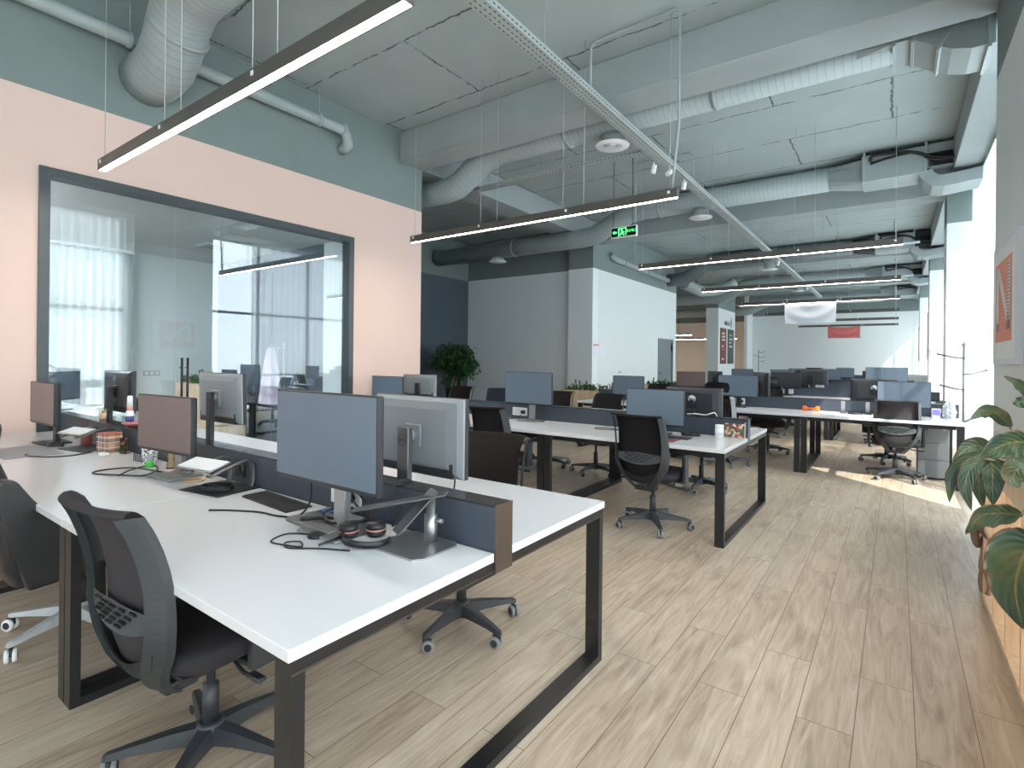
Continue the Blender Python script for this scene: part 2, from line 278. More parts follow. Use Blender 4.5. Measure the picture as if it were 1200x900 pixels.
# ------------------------------------------------------------------ mesh helpers
def tag(o, label=None, cat=None, group=None, kind=None):
    if label: o['label'] = label
    if cat: o['category'] = cat
    if group: o['group'] = group
    if kind: o['kind'] = kind
    return o
def thing(name, label, cat, loc=(0, 0, 0), rz=0.0, group=None):
    o = bpy.data.objects.new(name, None); COL.objects.link(o); o.empty_display_size = 0.1
    o.location = loc; o.rotation_euler = (0, 0, rz); return tag(o, label, cat, group)
class MB:
    def __init__(self): self.bm = bmesh.new(); self.mi = 0; self.uv = self.bm.loops.layers.uv.new('UVMap')
    def _mark(self, faces, smooth=False):
        for f in faces: f.material_index = self.mi; f.smooth = smooth
    def box(self, x0, x1, y0, y1, z0, z1, bev=0.0, seg=2, M=None, taper=None):
        vs = [self.bm.verts.new(p) for p in ((x0, y0, z0), (x1, y0, z0), (x1, y1, z0), (x0, y1, z0), (x0, y0, z1), (x1, y0, z1), (x1, y1, z1), (x0, y1, z1))]
        if taper:
            for v in vs[4:]: v.co.x = (v.co.x-(x0+x1)/2)*taper+(x0+x1)/2; v.co.y = (v.co.y-(y0+y1)/2)*taper+(y0+y1)/2
        fs = [self.bm.faces.new([vs[i] for i in q]) for q in ((3, 2, 1, 0), (4, 5, 6, 7), (0, 1, 5, 4), (1, 2, 6, 5), (2, 3, 7, 6), (3, 0, 4, 7))]
        self._mark(fs)
        allv = vs
        if bev > 0:
            es = list({e for f in fs for e in f.edges})
            r = bmesh.ops.bevel(self.bm, geom=es, offset=bev, segments=seg, profile=0.5, affect='EDGES', clamp_overlap=True)
            allv = list({v for f in r['faces'] for v in f.verts} | {v for v in vs if v.is_valid})
            allv = list(set(allv) | {v for f in fs if f.is_valid for v in f.verts})
            self._mark([f for f in r['faces'] if f.is_valid], True)
        if M is not None:
            for v in allv: v.co = M @ v.co
        return self
    def loft(self, rings, closed=True, cap=True, smooth=True, vlen=None):
        R = [[self.bm.verts.new(p) for p in ring] for ring in rings]; n = len(R[0]); fs = []
        d = 0.0; ds = [0.0]
        for i in range(1, len(rings)):
            c0 = sum((Vector(p) for p in rings[i-1]), Vector())/n; c1 = sum((Vector(p) for p in rings[i]), Vector())/n
            d += (c1-c0).length; ds.append(d)
        for i in range(len(R)-1):
            for j in range(n if closed else n-1):
                k = (j+1) % n
                f = self.bm.faces.new((R[i][j], R[i][k], R[i+1][k], R[i+1][j])); fs.append(f)
                for lp, u, v in zip(f.loops, (j, j+1, j+1, j), (ds[i], ds[i], ds[i+1], ds[i+1])): lp[self.uv].uv = (u/n, v)
        self._mark(fs, smooth)
        if cap and closed: self._mark([self.bm.faces.new(R[0][::-1]), self.bm.faces.new(R[-1])], False)
        return self
    def tube(self, pts, r, n=8, smooth=True, cap=True):
        P = [Vector(p) for p in pts]; rings = []; up = None
        rr = r if isinstance(r, (list, tuple)) else [r]*len(P)
        for i, p in enumerate(P):
            if i == 0: t = P[1]-P[0]
            elif i == len(P)-1: t = P[-1]-P[-2]
            else: t = (P[i]-P[i-1]).normalized()+(P[i+1]-P[i]).normalized()
            if t.length < 1e-9: t = Vector((0, 0, 1))
            t.normalize()
            if up is None:
                up = Vector((0, 0, 1)) if abs(t.z) < 0.9 else Vector((1, 0, 0))
            a = up-t*up.dot(t)
            if a.length < 1e-6: a = t.orthogonal()
            a.normalize(); b = t.cross(a); up = a
            s = 1.0
            if 0 < i < len(P)-1:
                c = (P[i]-P[i-1]).normalized().dot(t); s = 1/max(c, 0.5)
                pl = ((P[i+1]-P[i]).normalized()-(P[i]-P[i-1]).normalized())
            ring = []
            for k in range(n):
                w = a*math.cos(2*PI*k/n)+b*math.sin(2*PI*k/n)
                if s > 1.0 and pl.length > 1e-6:
                    q = pl.normalized(); w = w+q*(w.dot(q))*(s-1)
                ring.append(p+w*rr[i])
            rings.append(ring)
        return self.loft(rings, True, cap, smooth)
    def lathe(self, prof, c=(0, 0, 0), n=20, M=None, smooth=True, cap=True):
        c = Vector(c); rings = []
        for r, z in prof:
            ring = [Vector((r*math.cos(2*PI*k/n), r*math.sin(2*PI*k/n), z)) for k in range(n)]
            rings.append([(M @ p if M is not None else p)+c for p in ring])
        return self.loft(rings, True, cap, smooth)
    def prism(self, pts, a, b, axis='x', smooth=False):
        def mk(p, t): return {'x': (t, p[0], p[1]), 'y': (p[0], t, p[1]), 'z': (p[0], p[1], t)}[axis]
        A = [self.bm.verts.new(mk(p, a)) for p in pts]; B = [self.bm.verts.new(mk(p, b)) for p in pts]; n = len(pts)
        fs = [self.bm.faces.new((A[i], A[(i+1) % n], B[(i+1) % n], B[i])) for i in range(n)]
        self._mark(fs, smooth); self._mark([self.bm.faces.new(A[::-1]), self.bm.faces.new(B)]); return self
    def grid(self, fn, nu, nv, thick=0.0, smooth=True):
        V = [[self.bm.verts.new(fn(i/nu, j/nv)) for i in range(nu+1)] for j in range(nv+1)]; fs = []
        for j in range(nv):
            for i in range(nu):
                f = self.bm.faces.new((V[j][i], V[j][i+1], V[j+1][i+1], V[j+1][i])); fs.append(f)
                for lp, u, v in zip(f.loops, (i, i+1, i+1, i), (j, j, j+1, j+1)): lp[self.uv].uv = (u/nu*2-1, v/nv)
        self._mark(fs, smooth)
        if thick:
            r = bmesh.ops.solidify(self.bm, geom=fs, thickness=thick)
            self._mark([g for g in r['geom'] if isinstance(g, bmesh.types.BMFace)], smooth)
        return self
    def build(self, name, mats, parent=None, label=None, M=None, recalc=True):
        if recalc: bmesh.ops.recalc_face_normals(self.bm, faces=self.bm.faces)
        me = bpy.data.meshes.new(name); self.bm.to_mesh(me); self.bm.free()
        for m in (mats if isinstance(mats, (list, tuple)) else [mats]): me.materials.append(m)
        o = bpy.data.objects.new(name, me); COL.objects.link(o)
        if parent is not None: o.parent = parent
        if label: o['label'] = label
        return o
def struct(name, mb, m): return tag(mb.build(name, m), kind='structure')
def copy_tree(o, parent=None):
    c = o.copy(); COL.objects.link(c)
    if parent is not None: c.parent = parent
    for ch in list(o.children): copy_tree(ch, c)
    return c
def smooth_path(pts, n=6):
    P = [Vector(p) for p in pts]; P = [P[0]*2-P[1]]+P+[P[-1]*2-P[-2]]; out = []
    for i in range(1, len(P)-2):
        for k in range(n):
            t = k/n; a, b, c, d = P[i-1:i+3]
            out.append(0.5*((2*b)+(c-a)*t+(2*a-5*b+4*c-d)*t*t+(3*b-a-3*c+d)*t**3))
    out.append(P[-2]); return out
def text(name, body, size, m, Mw, parent, depth=0.001, align='CENTER'):
    cu = bpy.data.curves.new(name, 'FONT'); cu.body = body; cu.size = size; cu.extrude = depth; cu.align_x = align; cu.align_y = 'CENTER'
    tmp = bpy.data.objects.new(name+' curve', cu); COL.objects.link(tmp)
    dg = bpy.context.evaluated_depsgraph_get(); me = bpy.data.meshes.new_from_object(tmp.evaluated_get(dg))
    bpy.data.objects.remove(tmp); me.name = name; me.materials.clear(); me.materials.append(m)
    me.transform(Mw); o = bpy.data.objects.new(name, me); COL.objects.link(o)
    if parent is not None: o.parent = parent
    return o
def TRS(x, y, z, rx=0, ry=0, rz=0):
    return Matrix.Translation((x, y, z)) @ Matrix.Rotation(rz, 4, 'Z') @ Matrix.Rotation(ry, 4, 'Y') @ Matrix.Rotation(rx, 4, 'X')

# ================================================================== SETTING
ZC, ZB, ZP = 4.72, 4.28, 3.65            # slab, beam underside, paint line
XW, XR = -5.95, 0.65                     # pink wall face, window-side wall face
b = MB(); b.box(-14, 2.2, -4, 34, -0.1, 0); struct('floor', b, M_floor)
b = MB(); b.box(-14, 2.2, -4, 34, ZC, ZC+0.2); struct('ceiling', b, M_ceil)
# pink wall with the glazed opening
GY0, GY1, GZ1 = 1.36, 4.52, 2.97
b = MB(); b.box(XW-0.12, XW, -4, GY0, 0, ZP); b.box(XW-0.12, XW, GY1, 5.83, 0, ZP); b.box(XW-0.12, XW, GY0, GY1, GZ1, ZP)
struct('wall_pink', b, M_pink)
b = MB(); b.box(XW-0.12, XW, -4, 5.83, ZP, ZC); b.box(-10.1, XW-0.12, 5.72, 5.83, 3.1, ZC); struct('wall_pink_upper', b, M_greyup)
b = MB(); b.box(-10.1, XW-0.12, 5.72, 5.83, 0, 3.1); struct('wall_recess_return', b, M_navy)
# slate blue recess wall, pale block with pilaster, white side wall
b = MB(); b.box(-10.2, -10.1, 5.72, 11.8, 0, ZP); struct('wall_recess', b, M_navy)
b = MB(); b.box(-10.2, -10.1, 5.72, 11.8, ZP, ZC); b.box(-10.1, -6.68, 11.8, 11.95, ZP, ZC); b.box(-6.68, -6.0, 11.65, 11.95, ZP, ZC); b.box(-6.12, -6.0, 11.95, 17.7, ZP, ZC); b.box(-14, -6.12, 17.6, 17.7, ZP, ZC)
struct('wall_core_upper', b, M_greyup)
b = MB(); b.box(-10.1, -6.68, 11.8, 11.95, 0, ZP); b.box(-6.68, -6.0, 11.65, 11.95, 0, ZP); struct('wall_core_front', b, M_light)
b = MB(); b.box(-6.12, -6.0, 11.951, 16.05, 0, ZP); b.box(-6.12, -6.0, 17.42, 17.7, 0, ZP); b.box(-6.12, -6.0, 16.05, 17.42, 2.1, ZP); b.box(-14, -6.12, 17.6, 17.7, 0, ZP)
struct('wall_core_side', b, M_white)
d = MB(); d.box(-6.10, -6.02, 16.13, 17.34, 0, 2.02)
do = struct('door_1', d, M_doorp)
b = MB(); b.box(-6.09, -5.985, 16.05, 16.13, 0, 2.1); b.box(-6.09, -5.985, 17.34, 17.42, 0, 2.1); b.box(-6.09, -5.985, 16.13, 17.34, 2.02, 2.1); b.build('door_frame', M_doorp, do)
b = MB(); b.tube([(-6.02, 16.22, 1.02), (-5.96, 16.22, 1.02), (-5.96, 16.36, 1.02)], 0.012); b.build('door_handle', M_black, do)
b = MB(); b.box(-6.02, -5.97, 17.28, 17.33, 1.72, 1.92, 0.008); b.build('door_closer', M_black, do)
# far hall
b = MB(); b.box(-6.1, 1.4, 29.9, 30.05, 0, 3.75); struct('wall_back', b, M_white)
b = MB(); b.box(-6.1, 1.4, 29.9, 30.05, 3.75, ZC); struct('wall_back_upper', b, M_greyup)
b = MB(); b.box(-14, -6.1, 33.3, 33.4, 0, 3.75); struct('wall_lobby', b, M_warmtint)
b = MB(); b.box(-14, -6.1, 33.3, 33.4, 3.75, ZC); struct('wall_lobby_upper', b, M_greyup)
b = MB(); b.box(-6.25, -6.1, 28.7, 33.3, 0, ZC); struct('wall_lobby_side', b, M_light)
b = MB(); b.box(-14.1, -14, 5.7, 33.4, 0, ZC); struct('wall_lobby_end', b, M_light)
b = MB(); b.box(-6.72, -6.2, 23.7, 26.6, 0, 3.7); struct('column_lobby', b, M_white)
b = MB(); b.box(-6.72, -6.2, 23.7, 26.6, 3.7, ZC); struct('column_lobby_upper', b, M_greyup)
# beams
for i, (y0, y1) in enumerate(((5.37, 5.85), (11.64, 12.12), (17.5, 18.0), (23.6, 24.1), (29.0, 29.5))):
    x0 = XW if i == 0 else (-6.0 if i == 1 else -14)
    b = MB(); b.box(x0, 0.66, y0, y1, ZB, ZC, 0.012, 1); struct('ceiling_beam', b, M_beam)
b = MB(); b.box(0.66, 1.4, -4, 30, ZB, ZC, 0.01, 1); struct('ceiling_edge_beam', b, M_beam)
b = MB(); b.box(-6.45, -5.9, 5.86, 11.6, ZB, ZC, 0.01, 1); struct('ceiling_cross_beam', b, M_beam)
# window side: near wall, columns, glazing
b = MB(); b.box(XR, 1.4, 4.3, 5.85, 0, 3.72); struct('wall_window_side', b, M_white)
b = MB(); b.box(XR, 1.4, 4.3, 5.85, 3.72, ZB); struct('wall_window_side_upper', b, M_greyup)
CY = ((11.5, 12.1), (17.1, 17.75), (24.0, 24.6))
for y0, y1 in CY:
    b = MB(); b.box(0.67, 1.4, y0, y1, 0, 3.75); struct('column_window_side', b, M_white)
    b = MB(); b.box(0.67, 1.4, y0, y1, 3.75, ZB); struct('column_window_side_upper', b, M_greyup)
bays = ((-4, 4.3), (5.85, 11.5), (12.1, 17.1), (17.75, 24.0), (24.6, 29.9))
M_alu = mat('dark aluminium', (70, 76, 80), 0.4, metal=0.3, noise=0.05)
for i, (y0, y1) in enumerate(bays):
    b = MB(); n = max(2, round((y1-y0)/1.45))
    b.box(1.26, 1.32, y0, y1, 0, 0.06); b.box(1.26, 1.32, y0, y1, ZB-0.08, ZB); b.box(1.265, 1.315, y0, y1, 2.45, 2.51); b.box(1.265, 1.315, y0, y1, 0.9, 0.95)
    for k in range(n+1):
        y = y0+(y1-y0)*k/n; y = min(max(y, y0+0.03), y1-0.03); b.box(1.26, 1.32, y-0.03, y+0.03, 0.06, ZB-0.08)
    w = struct('window_%d' % (i+2), b, M_alu)
    g = MB(); g.box(1.285, 1.295, y0+0.03, y1-0.03, 0.05, ZB-0.05); g.build('pane', M_pane, w)
def curtain(x, y0, y1, z0, z1, label, axis='y', amp=0.045, per=0.16, m=None):
    def fn(u, v):
        t = y0+(y1-y0)*u; ph = 2*PI*t/per; o = amp*math.sin(ph+0.7*math.sin(t*1.9))*(0.75+0.25*v)
        z = z0+(z1-z0)*v
        return (x+o, t, z) if axis == 'y' else (t, x+o, z)
    b = MB(); b.grid(fn, int(abs(y1-y0)/per*8), 6)
    rail = None
    t = thing('curtain', label, 'curtain', (x if axis == 'y' else (y0+y1)/2, (y0+y1)/2 if axis == 'y' else x, z0))
    off = Vector(t.location)
    me = b.build('sheer', m or M_sheer, t, recalc=False); me.location = -off
    r = MB()
    if axis == 'y': r.box(x-0.03, x+0.03, y0, y1, z1, z1+0.04)
    else: r.box(y0, y1, x-0.03, x+0.03, z1, z1+0.04)
    ro = r.build('curtain_rail', M_whitepl, t); ro.location = -off
    return t
curtain(1.02, 6.95, 11.4, 0.04, 4.22, 'white sheer curtain in the window bay between the poster wall and the first column')
curtain(1.02, 12.2, 17.0, 0.04, 4.22, 'white sheer curtain behind the first white column on the window side')
curtain(1.02, 17.9, 23.9, 0.04, 4.22, 'white sheer curtain behind the second white column on the window side')
curtain(1.06, -3.95, 4.28, 0.04, 4.22, 'unseen voile curtain added to diffuse sun in the window bay behind the oak shelf', m=M_addedvoile)  # out of view, added to keep direct sun off the near floor
b = MB(); b.box(-9.7, -5.6, -4.12, -4, 0, ZC); b.box(-2.5, 1.4, -4.12, -4, 0, ZC); b.box(-5.6, -2.5, -4.12, -4, 2.15, ZC); struct('wall_rear', b, M_white)
b = MB(); b.box(-5.6, -2.5, -4.09, -4.03, 0, 0.06); b.box(-5.6, -2.5, -4.09, -4.03, 2.09, 2.15)  # unseen window and curtain added here as fill light for the near rows
for x in (-5.57, -4.05, -2.53): b.box(x-0.03, x+0.03, -4.09, -4.03, 0.06, 2.09)
w8 = struct('window_8', b, M_alu); g = MB(); g.box(-5.54, -2.56, -4.065, -4.055, 0.06, 2.09); g.build('pane', M_pane, w8)  # window_8 is the unseen window added as fill light
curtain(-3.9, -5.55, -2.55, 0.04, 2.12, 'dense voile curtain across the unseen fill window added behind the camera', axis='x', m=M_addedvoile)
curtain(1.02, 24.7, 29.8, 0.04, 4.22, 'white sheer curtain added to diffuse sun in the last window bay before the back wall')  # hidden curtain, added to soften the sun on the back wall
# baseboards
b = MB(); b.box(XW, XW+0.012, -4, GY0-0.06, 0, 0.08); struct('baseboard_pink', b, M_black)
b = MB(); b.box(XR-0.012, XR, 4.3, 5.85, 0, 0.07); struct('baseboard_window_side', b, M_lightgrey)
b = MB(); b.tube([(0.9, 29.6, 0), (0.9, 29.6, ZB)], 0.05, 10); struct('trim_1', b, M_duct)

# ---- glazed office behind the pink wall
fr = MB()
for a in ((GY0-0.045, GY0+0.03, 0, GZ1+0.045), (GY1-0.03, GY1+0.045, 0, GZ1+0.045)): fr.box(XW-0.13, XW+0.025, a[0], a[1], a[2], a[3])
fr.box(XW-0.13, XW+0.025, GY0+0.03, GY1-0.03, GZ1-0.03, GZ1+0.045); fr.box(XW-0.13, XW+0.025, GY0+0.03, GY1-0.03, 0, 0.05)
w1 = struct('window_1', fr, M_alu)
for y0, y1 in ((GY0+0.03, 2.40), (2.406, 3.45), (3.456, GY1-0.03)):
    g = MB(); g.box(XW-0.056, XW-0.044, y0, y1, 0.05, GZ1-0.03); g.build('pane', M_glass, w1)
h = MB()
for s in (0, 0.055): h.tube([(XW+0.0, 2.455+s, 0.78), (XW+0.0, 2.455+s, 1.38)], 0.012, 10)
for z in (0.9, 1.28): h.tube([(XW-0.05, 2.455, z), (XW, 2.455, z)], 0.007, 8); h.tube([(XW-0.05, 2.51, z), (XW, 2.51, z)], 0.007, 8)
h.build('door_handle', M_black, w1)
XO = -9.6
b = MB(); b.box(XO-0.1, XO, 3.2, 4.6, 0, 3.0); b.box(XO-0.1, XO, -4, 3.2, 2.95, 3.0); b.box(XO-0.1, XO, -4, 3.2, 0, 0.06); struct('wall_office_back', b, M_white)
b = MB(); b.box(XO, -6.55, 4.53, 4.62, 0, 2.999); struct('wall_office_end', b, M_navy)
b = MB(); b.box(-6.55, XW-0.12, 4.53, 4.62, 0, 2.999); struct('wall_office_corner', b, M_white)
b = MB(); b.box(XO-0.1, XW-0.12, -4, 4.62, 3.0, 3.08); struct('ceiling_office', b, M_white)
b = MB(); b.box(XO-0.06, XO-0.02, -4, 3.2, 2.06, 2.12)
for y in (-3.95, -2.6, -1.3, -0.2, 0.9, 2.0, 3.14): b.box(XO-0.07, XO-0.01, y, y+0.06, 0.06, 2.95)
w7 = struct('window_7', b, M_alu)  # unseen length drawn out to let more daylight into the office
g = MB(); g.box(XO-0.045, XO-0.035, -4, 3.2, 0.06, 2.95); g.build('pane', M_pane, w7)
curtain(XO+0.14, -3.9, 3.21, 0.05, 2.94, 'pale sheer curtain across the window of the glazed office', m=M_officesheer)
t = thing('ceiling_vent', 'square slatted air vent in the white office ceiling seen through the glass', 'vent', (-8.06, 3.75, 3.0))
b = MB(); b.box(-0.2, 0.2, -0.2, 0.2, -0.015, 0, 0.004); b.build('frame', M_whitepl, t)
b = MB()
for k in range(5): b.box(-0.16, 0.16, -0.15+k*0.07, -0.12+k*0.07, -0.022, -0.012)
b.build('slat', M_duct, t)
for yy, lab in ((1.15, 'lit linear lamp under the white office ceiling at the edge of the glass'), (-1.4, 'unseen lit lamp added as fill deep inside the glazed office')):  # the second lamp is unseen, added to brighten the office
    t = thing('linear_ceiling_lamp', lab, 'ceiling lamp', (-7.6, yy, 2.94))
    b = MB(); b.box(-1.2, 1.2, -0.03, 0.03, 0.008, 0.058); b.build('lamp_housing', M_lamp, t)
    b = MB(); b.box(-1.19, 1.19, -0.026, 0.026, 0, 0.0075); b.build('lamp_diffuser', M_emoffice, t)
t = thing('downlight', 'small round downlight in the white office ceiling beyond the vent', 'light', (-7.6, 3.95, 3.0))
b = MB(); b.lathe([(0.07, -0.012), (0.09, -0.006), (0.09, 0.0)], n=20); b.build('trim_ring', M_whitepl, t)
b = MB(); b.lathe([(0.055, -0.016), (0.062, -0.011)], n=20); b.build('lens', M_offled, t)

# ================================================================== CEILING SERVICES
def elbow(pts, r):
    """polyline with each corner replaced by a few mitred points"""
    P = [Vector(p) for p in pts]; out = [P[0]]
    for i in range(1, len(P)-1):
        a = (P[i-1]-P[i]).normalized(); c = (P[i+1]-P[i]).normalized()
        out += [P[i]+a*r, P[i]+(a+c)*r*0.22, P[i]+c*r]
    out.append(P[-1]); return out
def duct(name, pts, r, label, mat_=None, bend=0.3, collars=()):
    t = thing(name, label, 'air duct', pts[0])
    o = -Vector(pts[0])
    b = MB(); b.tube([Vector(p)+o for p in elbow(pts, bend)], r, 24); b.build('duct_body', mat_ or M_spiral, t)
    if collars:
        for p, q in collars:
            c = MB(); p = Vector(p)+o; q = Vector(q)+o; c.tube([p, q], r+0.012, 24); c.build('collar', M_duct, t)
    return t
duct('air_duct', [(-5.96, 2.12, 4.08), (-5.5, 2.12, 4.08), (-4.95, 2.05, 4.46), (-2.4, 2.05, 4.46)], 0.24, 'fat round duct bending down into the grey wall above the pink paint', bend=0.2, collars=[((-5.2, 2.09, 4.28), (-5.17, 2.09, 4.30))])
DY1 = 6.22
duct('air_duct', [(-0.05, DY1, 4.45), (-5.0, DY1, 4.45), (-5.55, DY1, 4.04), (-9.9, DY1, 4.04)], 0.19, 'spiral duct behind the first concrete beam bending down past the pink wall corner', collars=[((-3.6, DY1, 4.45), (-3.56, DY1, 4.45)), ((-1.7, DY1, 4.45), (-1.66, DY1, 4.45))])
DY2 = 10.45
duct('air_duct', [(-0.95, DY2, 4.5), (-4.55, DY2, 4.5), (-5.35, DY2, 4.08), (-10.0, DY2, 4.08)], 0.2, 'spiral duct crossing above the exit sign and in front of the pale block', collars=[((-3.9, DY2, 4.5), (-3.86, DY2, 4.5)), ((-7.5, DY2, 4.08), (-7.46, DY2, 4.08))])
DY3 = 16.9
duct('air_duct', [(-0.95, DY3, 4.5), (-4.7, DY3, 4.5), (-5.4, DY3, 4.0), (-6.1, DY3, 4.0)], 0.2, 'dark spiral duct dropping to the white side wall above the grey door', mat('dark spiral duct', (92, 100, 102), 0.5, noise=0.06))
DY4 = 22.4
duct('air_duct', [(-0.9, DY4, 4.45), (-4.9, DY4, 4.45), (-5.6, DY4, 3.95), (-13, DY4, 3.95)], 0.22, 'spiral duct bending down in front of the lobby column')
duct('air_duct', [(-5.95, 18.3, 4.08), (-5.95, 20.4, 4.0), (-5.4, 21.0, 4.12), (-5.0, 21.3, 4.4)], 0.2, 'short fat duct running along the ceiling past the white side wall corner', M_duct)
for yy in (0.5, 1.7): b = MB(); b.box(-0.012, 0.012, yy-0.012, yy+0.012, 0.05, ZC-4.08); b.build('hanger_rod', M_steel, bpy.data.objects['air_duct.005'])
duct('air_duct', [(-0.5, 28.2, 4.3), (-5.2, 28.2, 4.3), (-5.9, 28.2, 3.9), (-12, 28.2, 3.9)], 0.22, 'spiral duct at the far end in front of the back wall')
# rectangular duct with an s bend at the window end of the first bay
def ribbon(pts, h, y0, y1, mb):
    P = [Vector((p[0], 0, p[1])) for p in pts]; top = []; bot = []
    for i, p in enumerate(P):
        tn = (P[min(i+1, len(P)-1)]-P[max(i-1, 0)]).normalized(); n = Vector((-tn.z, 0, tn.x))
        top.append(p+n*h/2); bot.append(p-n*h/2)
    rings = [[(a.x, y0, a.z), (a.x, y1, a.z), (c.x, y1, c.z), (c.x, y0, c.z)] for a, c in zip(top, bot)]
    mb.loft(rings, True, True, False)
t = thing('rectangular_duct', 'square duct with an s bend and flanges at the window end of the first beam', 'air duct', (0, DY1, 4.45))
b = MB(); sp = smooth_path([(-0.04, 4.45), (0.08, 4.45), (0.2, 4.42), (0.36, 4.28), (0.5, 4.2), (0.64, 4.22)], 5)
P2 = [(-0.04, 0.0), (0.06, 0.0), (0.15, -0.02), (0.3, -0.12), (0.42, -0.19), (0.52, -0.22), (0.66, -0.22)]
ribbon([(p[0], p[1]) for p in [(v.x, v.y) for v in [Vector((q[0], q[1])) for q in P2]]], 0.24, -0.22, 0.3, b)
b.loft([[(-0.34, 0.19*math.cos(a)*1.0, 0.19*math.sin(a)) for a in [2*PI*k/16 for k in range(16)]], [(-0.05, max(-0.22, min(0.24, 0.33*math.cos(a))), max(-0.12, min(0.12, 0.2*math.sin(a)))) for a in [2*PI*k/16 for k in range(16)]]], True, True, False)
b.build('duct_body', M_duct, t)
for (x, z, sl) in ((-0.04, 0, 0), (0.14, -0.015, -0.3), (0.36, -0.155, -0.6), (0.62, -0.22, 0)):
    b = MB(); Mx = TRS(x, 0, z, 0, -sl, 0); b.box(-0.012, 0.012, -0.24, 0.32, -0.15, 0.15, M=Mx); b.build('flange', M_steel, t)

def fan_coil(y, x0, dark, label, zlow=4.25):
    mm = M_duct if not dark else mat('dark insulation', (48, 54, 60), 0.7, noise=0.1, scale=20)
    t = thing('fan_coil_unit', label, 'air conditioning unit', (x0, y, zlow))
    b = MB(); b.box(0, 0.82, -0.42, 0.22, 0, 0.40, 0.004, 1); b.build('casing', M_duct, t)
    b = MB(); rr = []
    b.loft([[(-0.48, 0.2*math.cos(a), 0.25+0.19*math.sin(a)) for a in [2*PI*k/16+PI/16 for k in range(16)]],
            [(0.0, max(-0.36, min(0.2, 0.5*math.cos(a))), 0.2+max(-0.18, min(0.18, 0.3*math.sin(a)))) for a in [2*PI*k/16+PI/16 for k in range(16)]]], True, True, False)
    b.build('transition', mm, t)
    b = MB(); b.box(0.825, 1.16, -0.40, 0.2, 0.08, 0.42, 0.004, 1); b.build('plenum', mm, t)
    b = MB()
    for k in range(6): b.box(0.86+k*0.04, 0.88+k*0.04, -0.412, -0.402, 0.1, 0.26)
    b.box(0.84, 1.12, -0.408, -0.4, 0.08, 0.28); b.build('grille', M_slot, t)
    b = MB(); ribbon([(0.80, 0.02), (0.84, -0.06), (0.92, -0.13), (1.02, -0.15), (1.5, -0.10)], 0.17, -0.38, 0.2, b); b.build('outlet_duct', M_duct, t)
    b = MB(); b.tube(smooth_path([(0.12, -0.44, 0.3), (0.14, -0.47, 0.36), (0.3, -0.47, 0.37), (0.6, -0.47, 0.33), (0.9, -0.47, 0.2), (1.1, -0.47, 0.17), (1.5, -0.42, 0.22)]), 0.025, 8)
    b.tube(smooth_path([(0.12, -0.44, 0.26), (0.4, -0.48, 0.30), (0.7, -0.48, 0.30), (0.92, -0.48, 0.15), (1.5, -0.44, 0.17)]), 0.02, 8)
    b.build('insulated_pipe', M_cable, t)
    for q in (0.02, 0.79): b = MB(); b.box(q, q+0.03, -0.43, -0.40, 0.0, 0.46); b.build('hanger', M_steel, t)
    return t
fan_coil(DY2, -0.47, False, 'grey ceiling air conditioning unit with black pipes in front of the second beam')
fan_coil(DY3, -0.47, True, 'ceiling air conditioning unit with dark insulated end beyond the second beam')
fan_coil(DY4, -0.42, False, 'ceiling air conditioning unit half hidden beyond the third beam')
fan_coil(28.2, -0.1, False, 'farthest ceiling air conditioning unit before the back wall')
# white drain pipe along the wall
t = thing('drain_pipe', 'painted drain pipe running along the wall above the pink paint', 'pipe', (-5.8, 0, 4.33))
b = MB(); b.tube(elbow([(0, -3.5, 0), (0, 4.3, 0), (0, 4.36, -0.18), (-0.15, 4.36, -0.2)], 0.06), 0.065, 16); b.build('pipe_body', M_duct, t)
for y in (1.9, 3.9, 4.25): b = MB(); b.tube([(0, y, 0), (0, y+0.04, 0)], 0.078, 16); b.build('coupling', M_duct, t)
for y in (1.92, 3.1, 3.92): b = MB(); b.tube([(0, y, 0.06), (0, y, 0.39)], 0.006, 6); b.build('hanger_rod', M_greycable, t)
t = thing('drain_pipe', 'thin painted pipe on the grey upper part of the white side wall', 'pipe', (-5.9, 12.6, 4.0))
b = MB(); b.tube(elbow([(-0.1, 0, 0.12), (0, 0.05, 0.0), (0, 4, -0.05)], 0.08), 0.075, 14); b.build('pipe_body', M_duct, t)
for y in (0.6, 2.2): b = MB(); b.tube([(0, y, -0.01), (0, y+0.04, -0.01)], 0.09, 14); b.build('coupling', M_duct, t)
# cable trays
def tray(name, a, bb, w, h, label, rods):
    t = thing(name, label, 'cable tray', a); o = Vector(a); d = Vector(bb)-o; Lh = d.length; d.normalize()
    b = MB(); a_ = math.atan2(d.y, d.x); Mz = Matrix.Rotation(a_, 4, 'Z')
    b.box(0, Lh, -w/2, w/2, 0, 0.003, M=Mz)
    for q in (-1, 1): b.box(0, Lh, q*w/2-0.0015, q*w/2+0.0015, 0, h, M=Mz)
    b.mi = 1; k = 0.05
    while k < min(Lh, 11):
        for q in (-0.33, 0.0, 0.33): b.box(k, k+0.028, q*w-0.004, q*w+0.004, -0.0012, 0.0, M=Mz)
        b.box(k+0.02, k+0.048, w/2+0.0015, w/2+0.0028, h*0.4, h*0.55, M=Mz); b.box(k+0.02, k+0.048, -w/2-0.0028, -w/2-0.0015, h*0.4, h*0.55, M=Mz)
        k += 0.06
    s = Vector((-d.y, d.x, 0))
    b.build('channel', [M_steel, M_slot], t)
    z = Vector((0, 0, 1))
    for k in range(rods):
        r = MB(); q = d*(Lh*(k+0.3)/rods); r.tube([q+z*0.01+s*(w/2+0.01), q+z*(ZC-o.z)+s*(w/2+0.01)], 0.006, 6); r.build('hanger_rod', M_greycable, t)
    return t
tray('cable_tray', (-2.6, 2.0, 4.1), (-2.6, 25.5, 4.1), 0.14, 0.07, 'long perforated cable tray running the length of the office ceiling', 14)
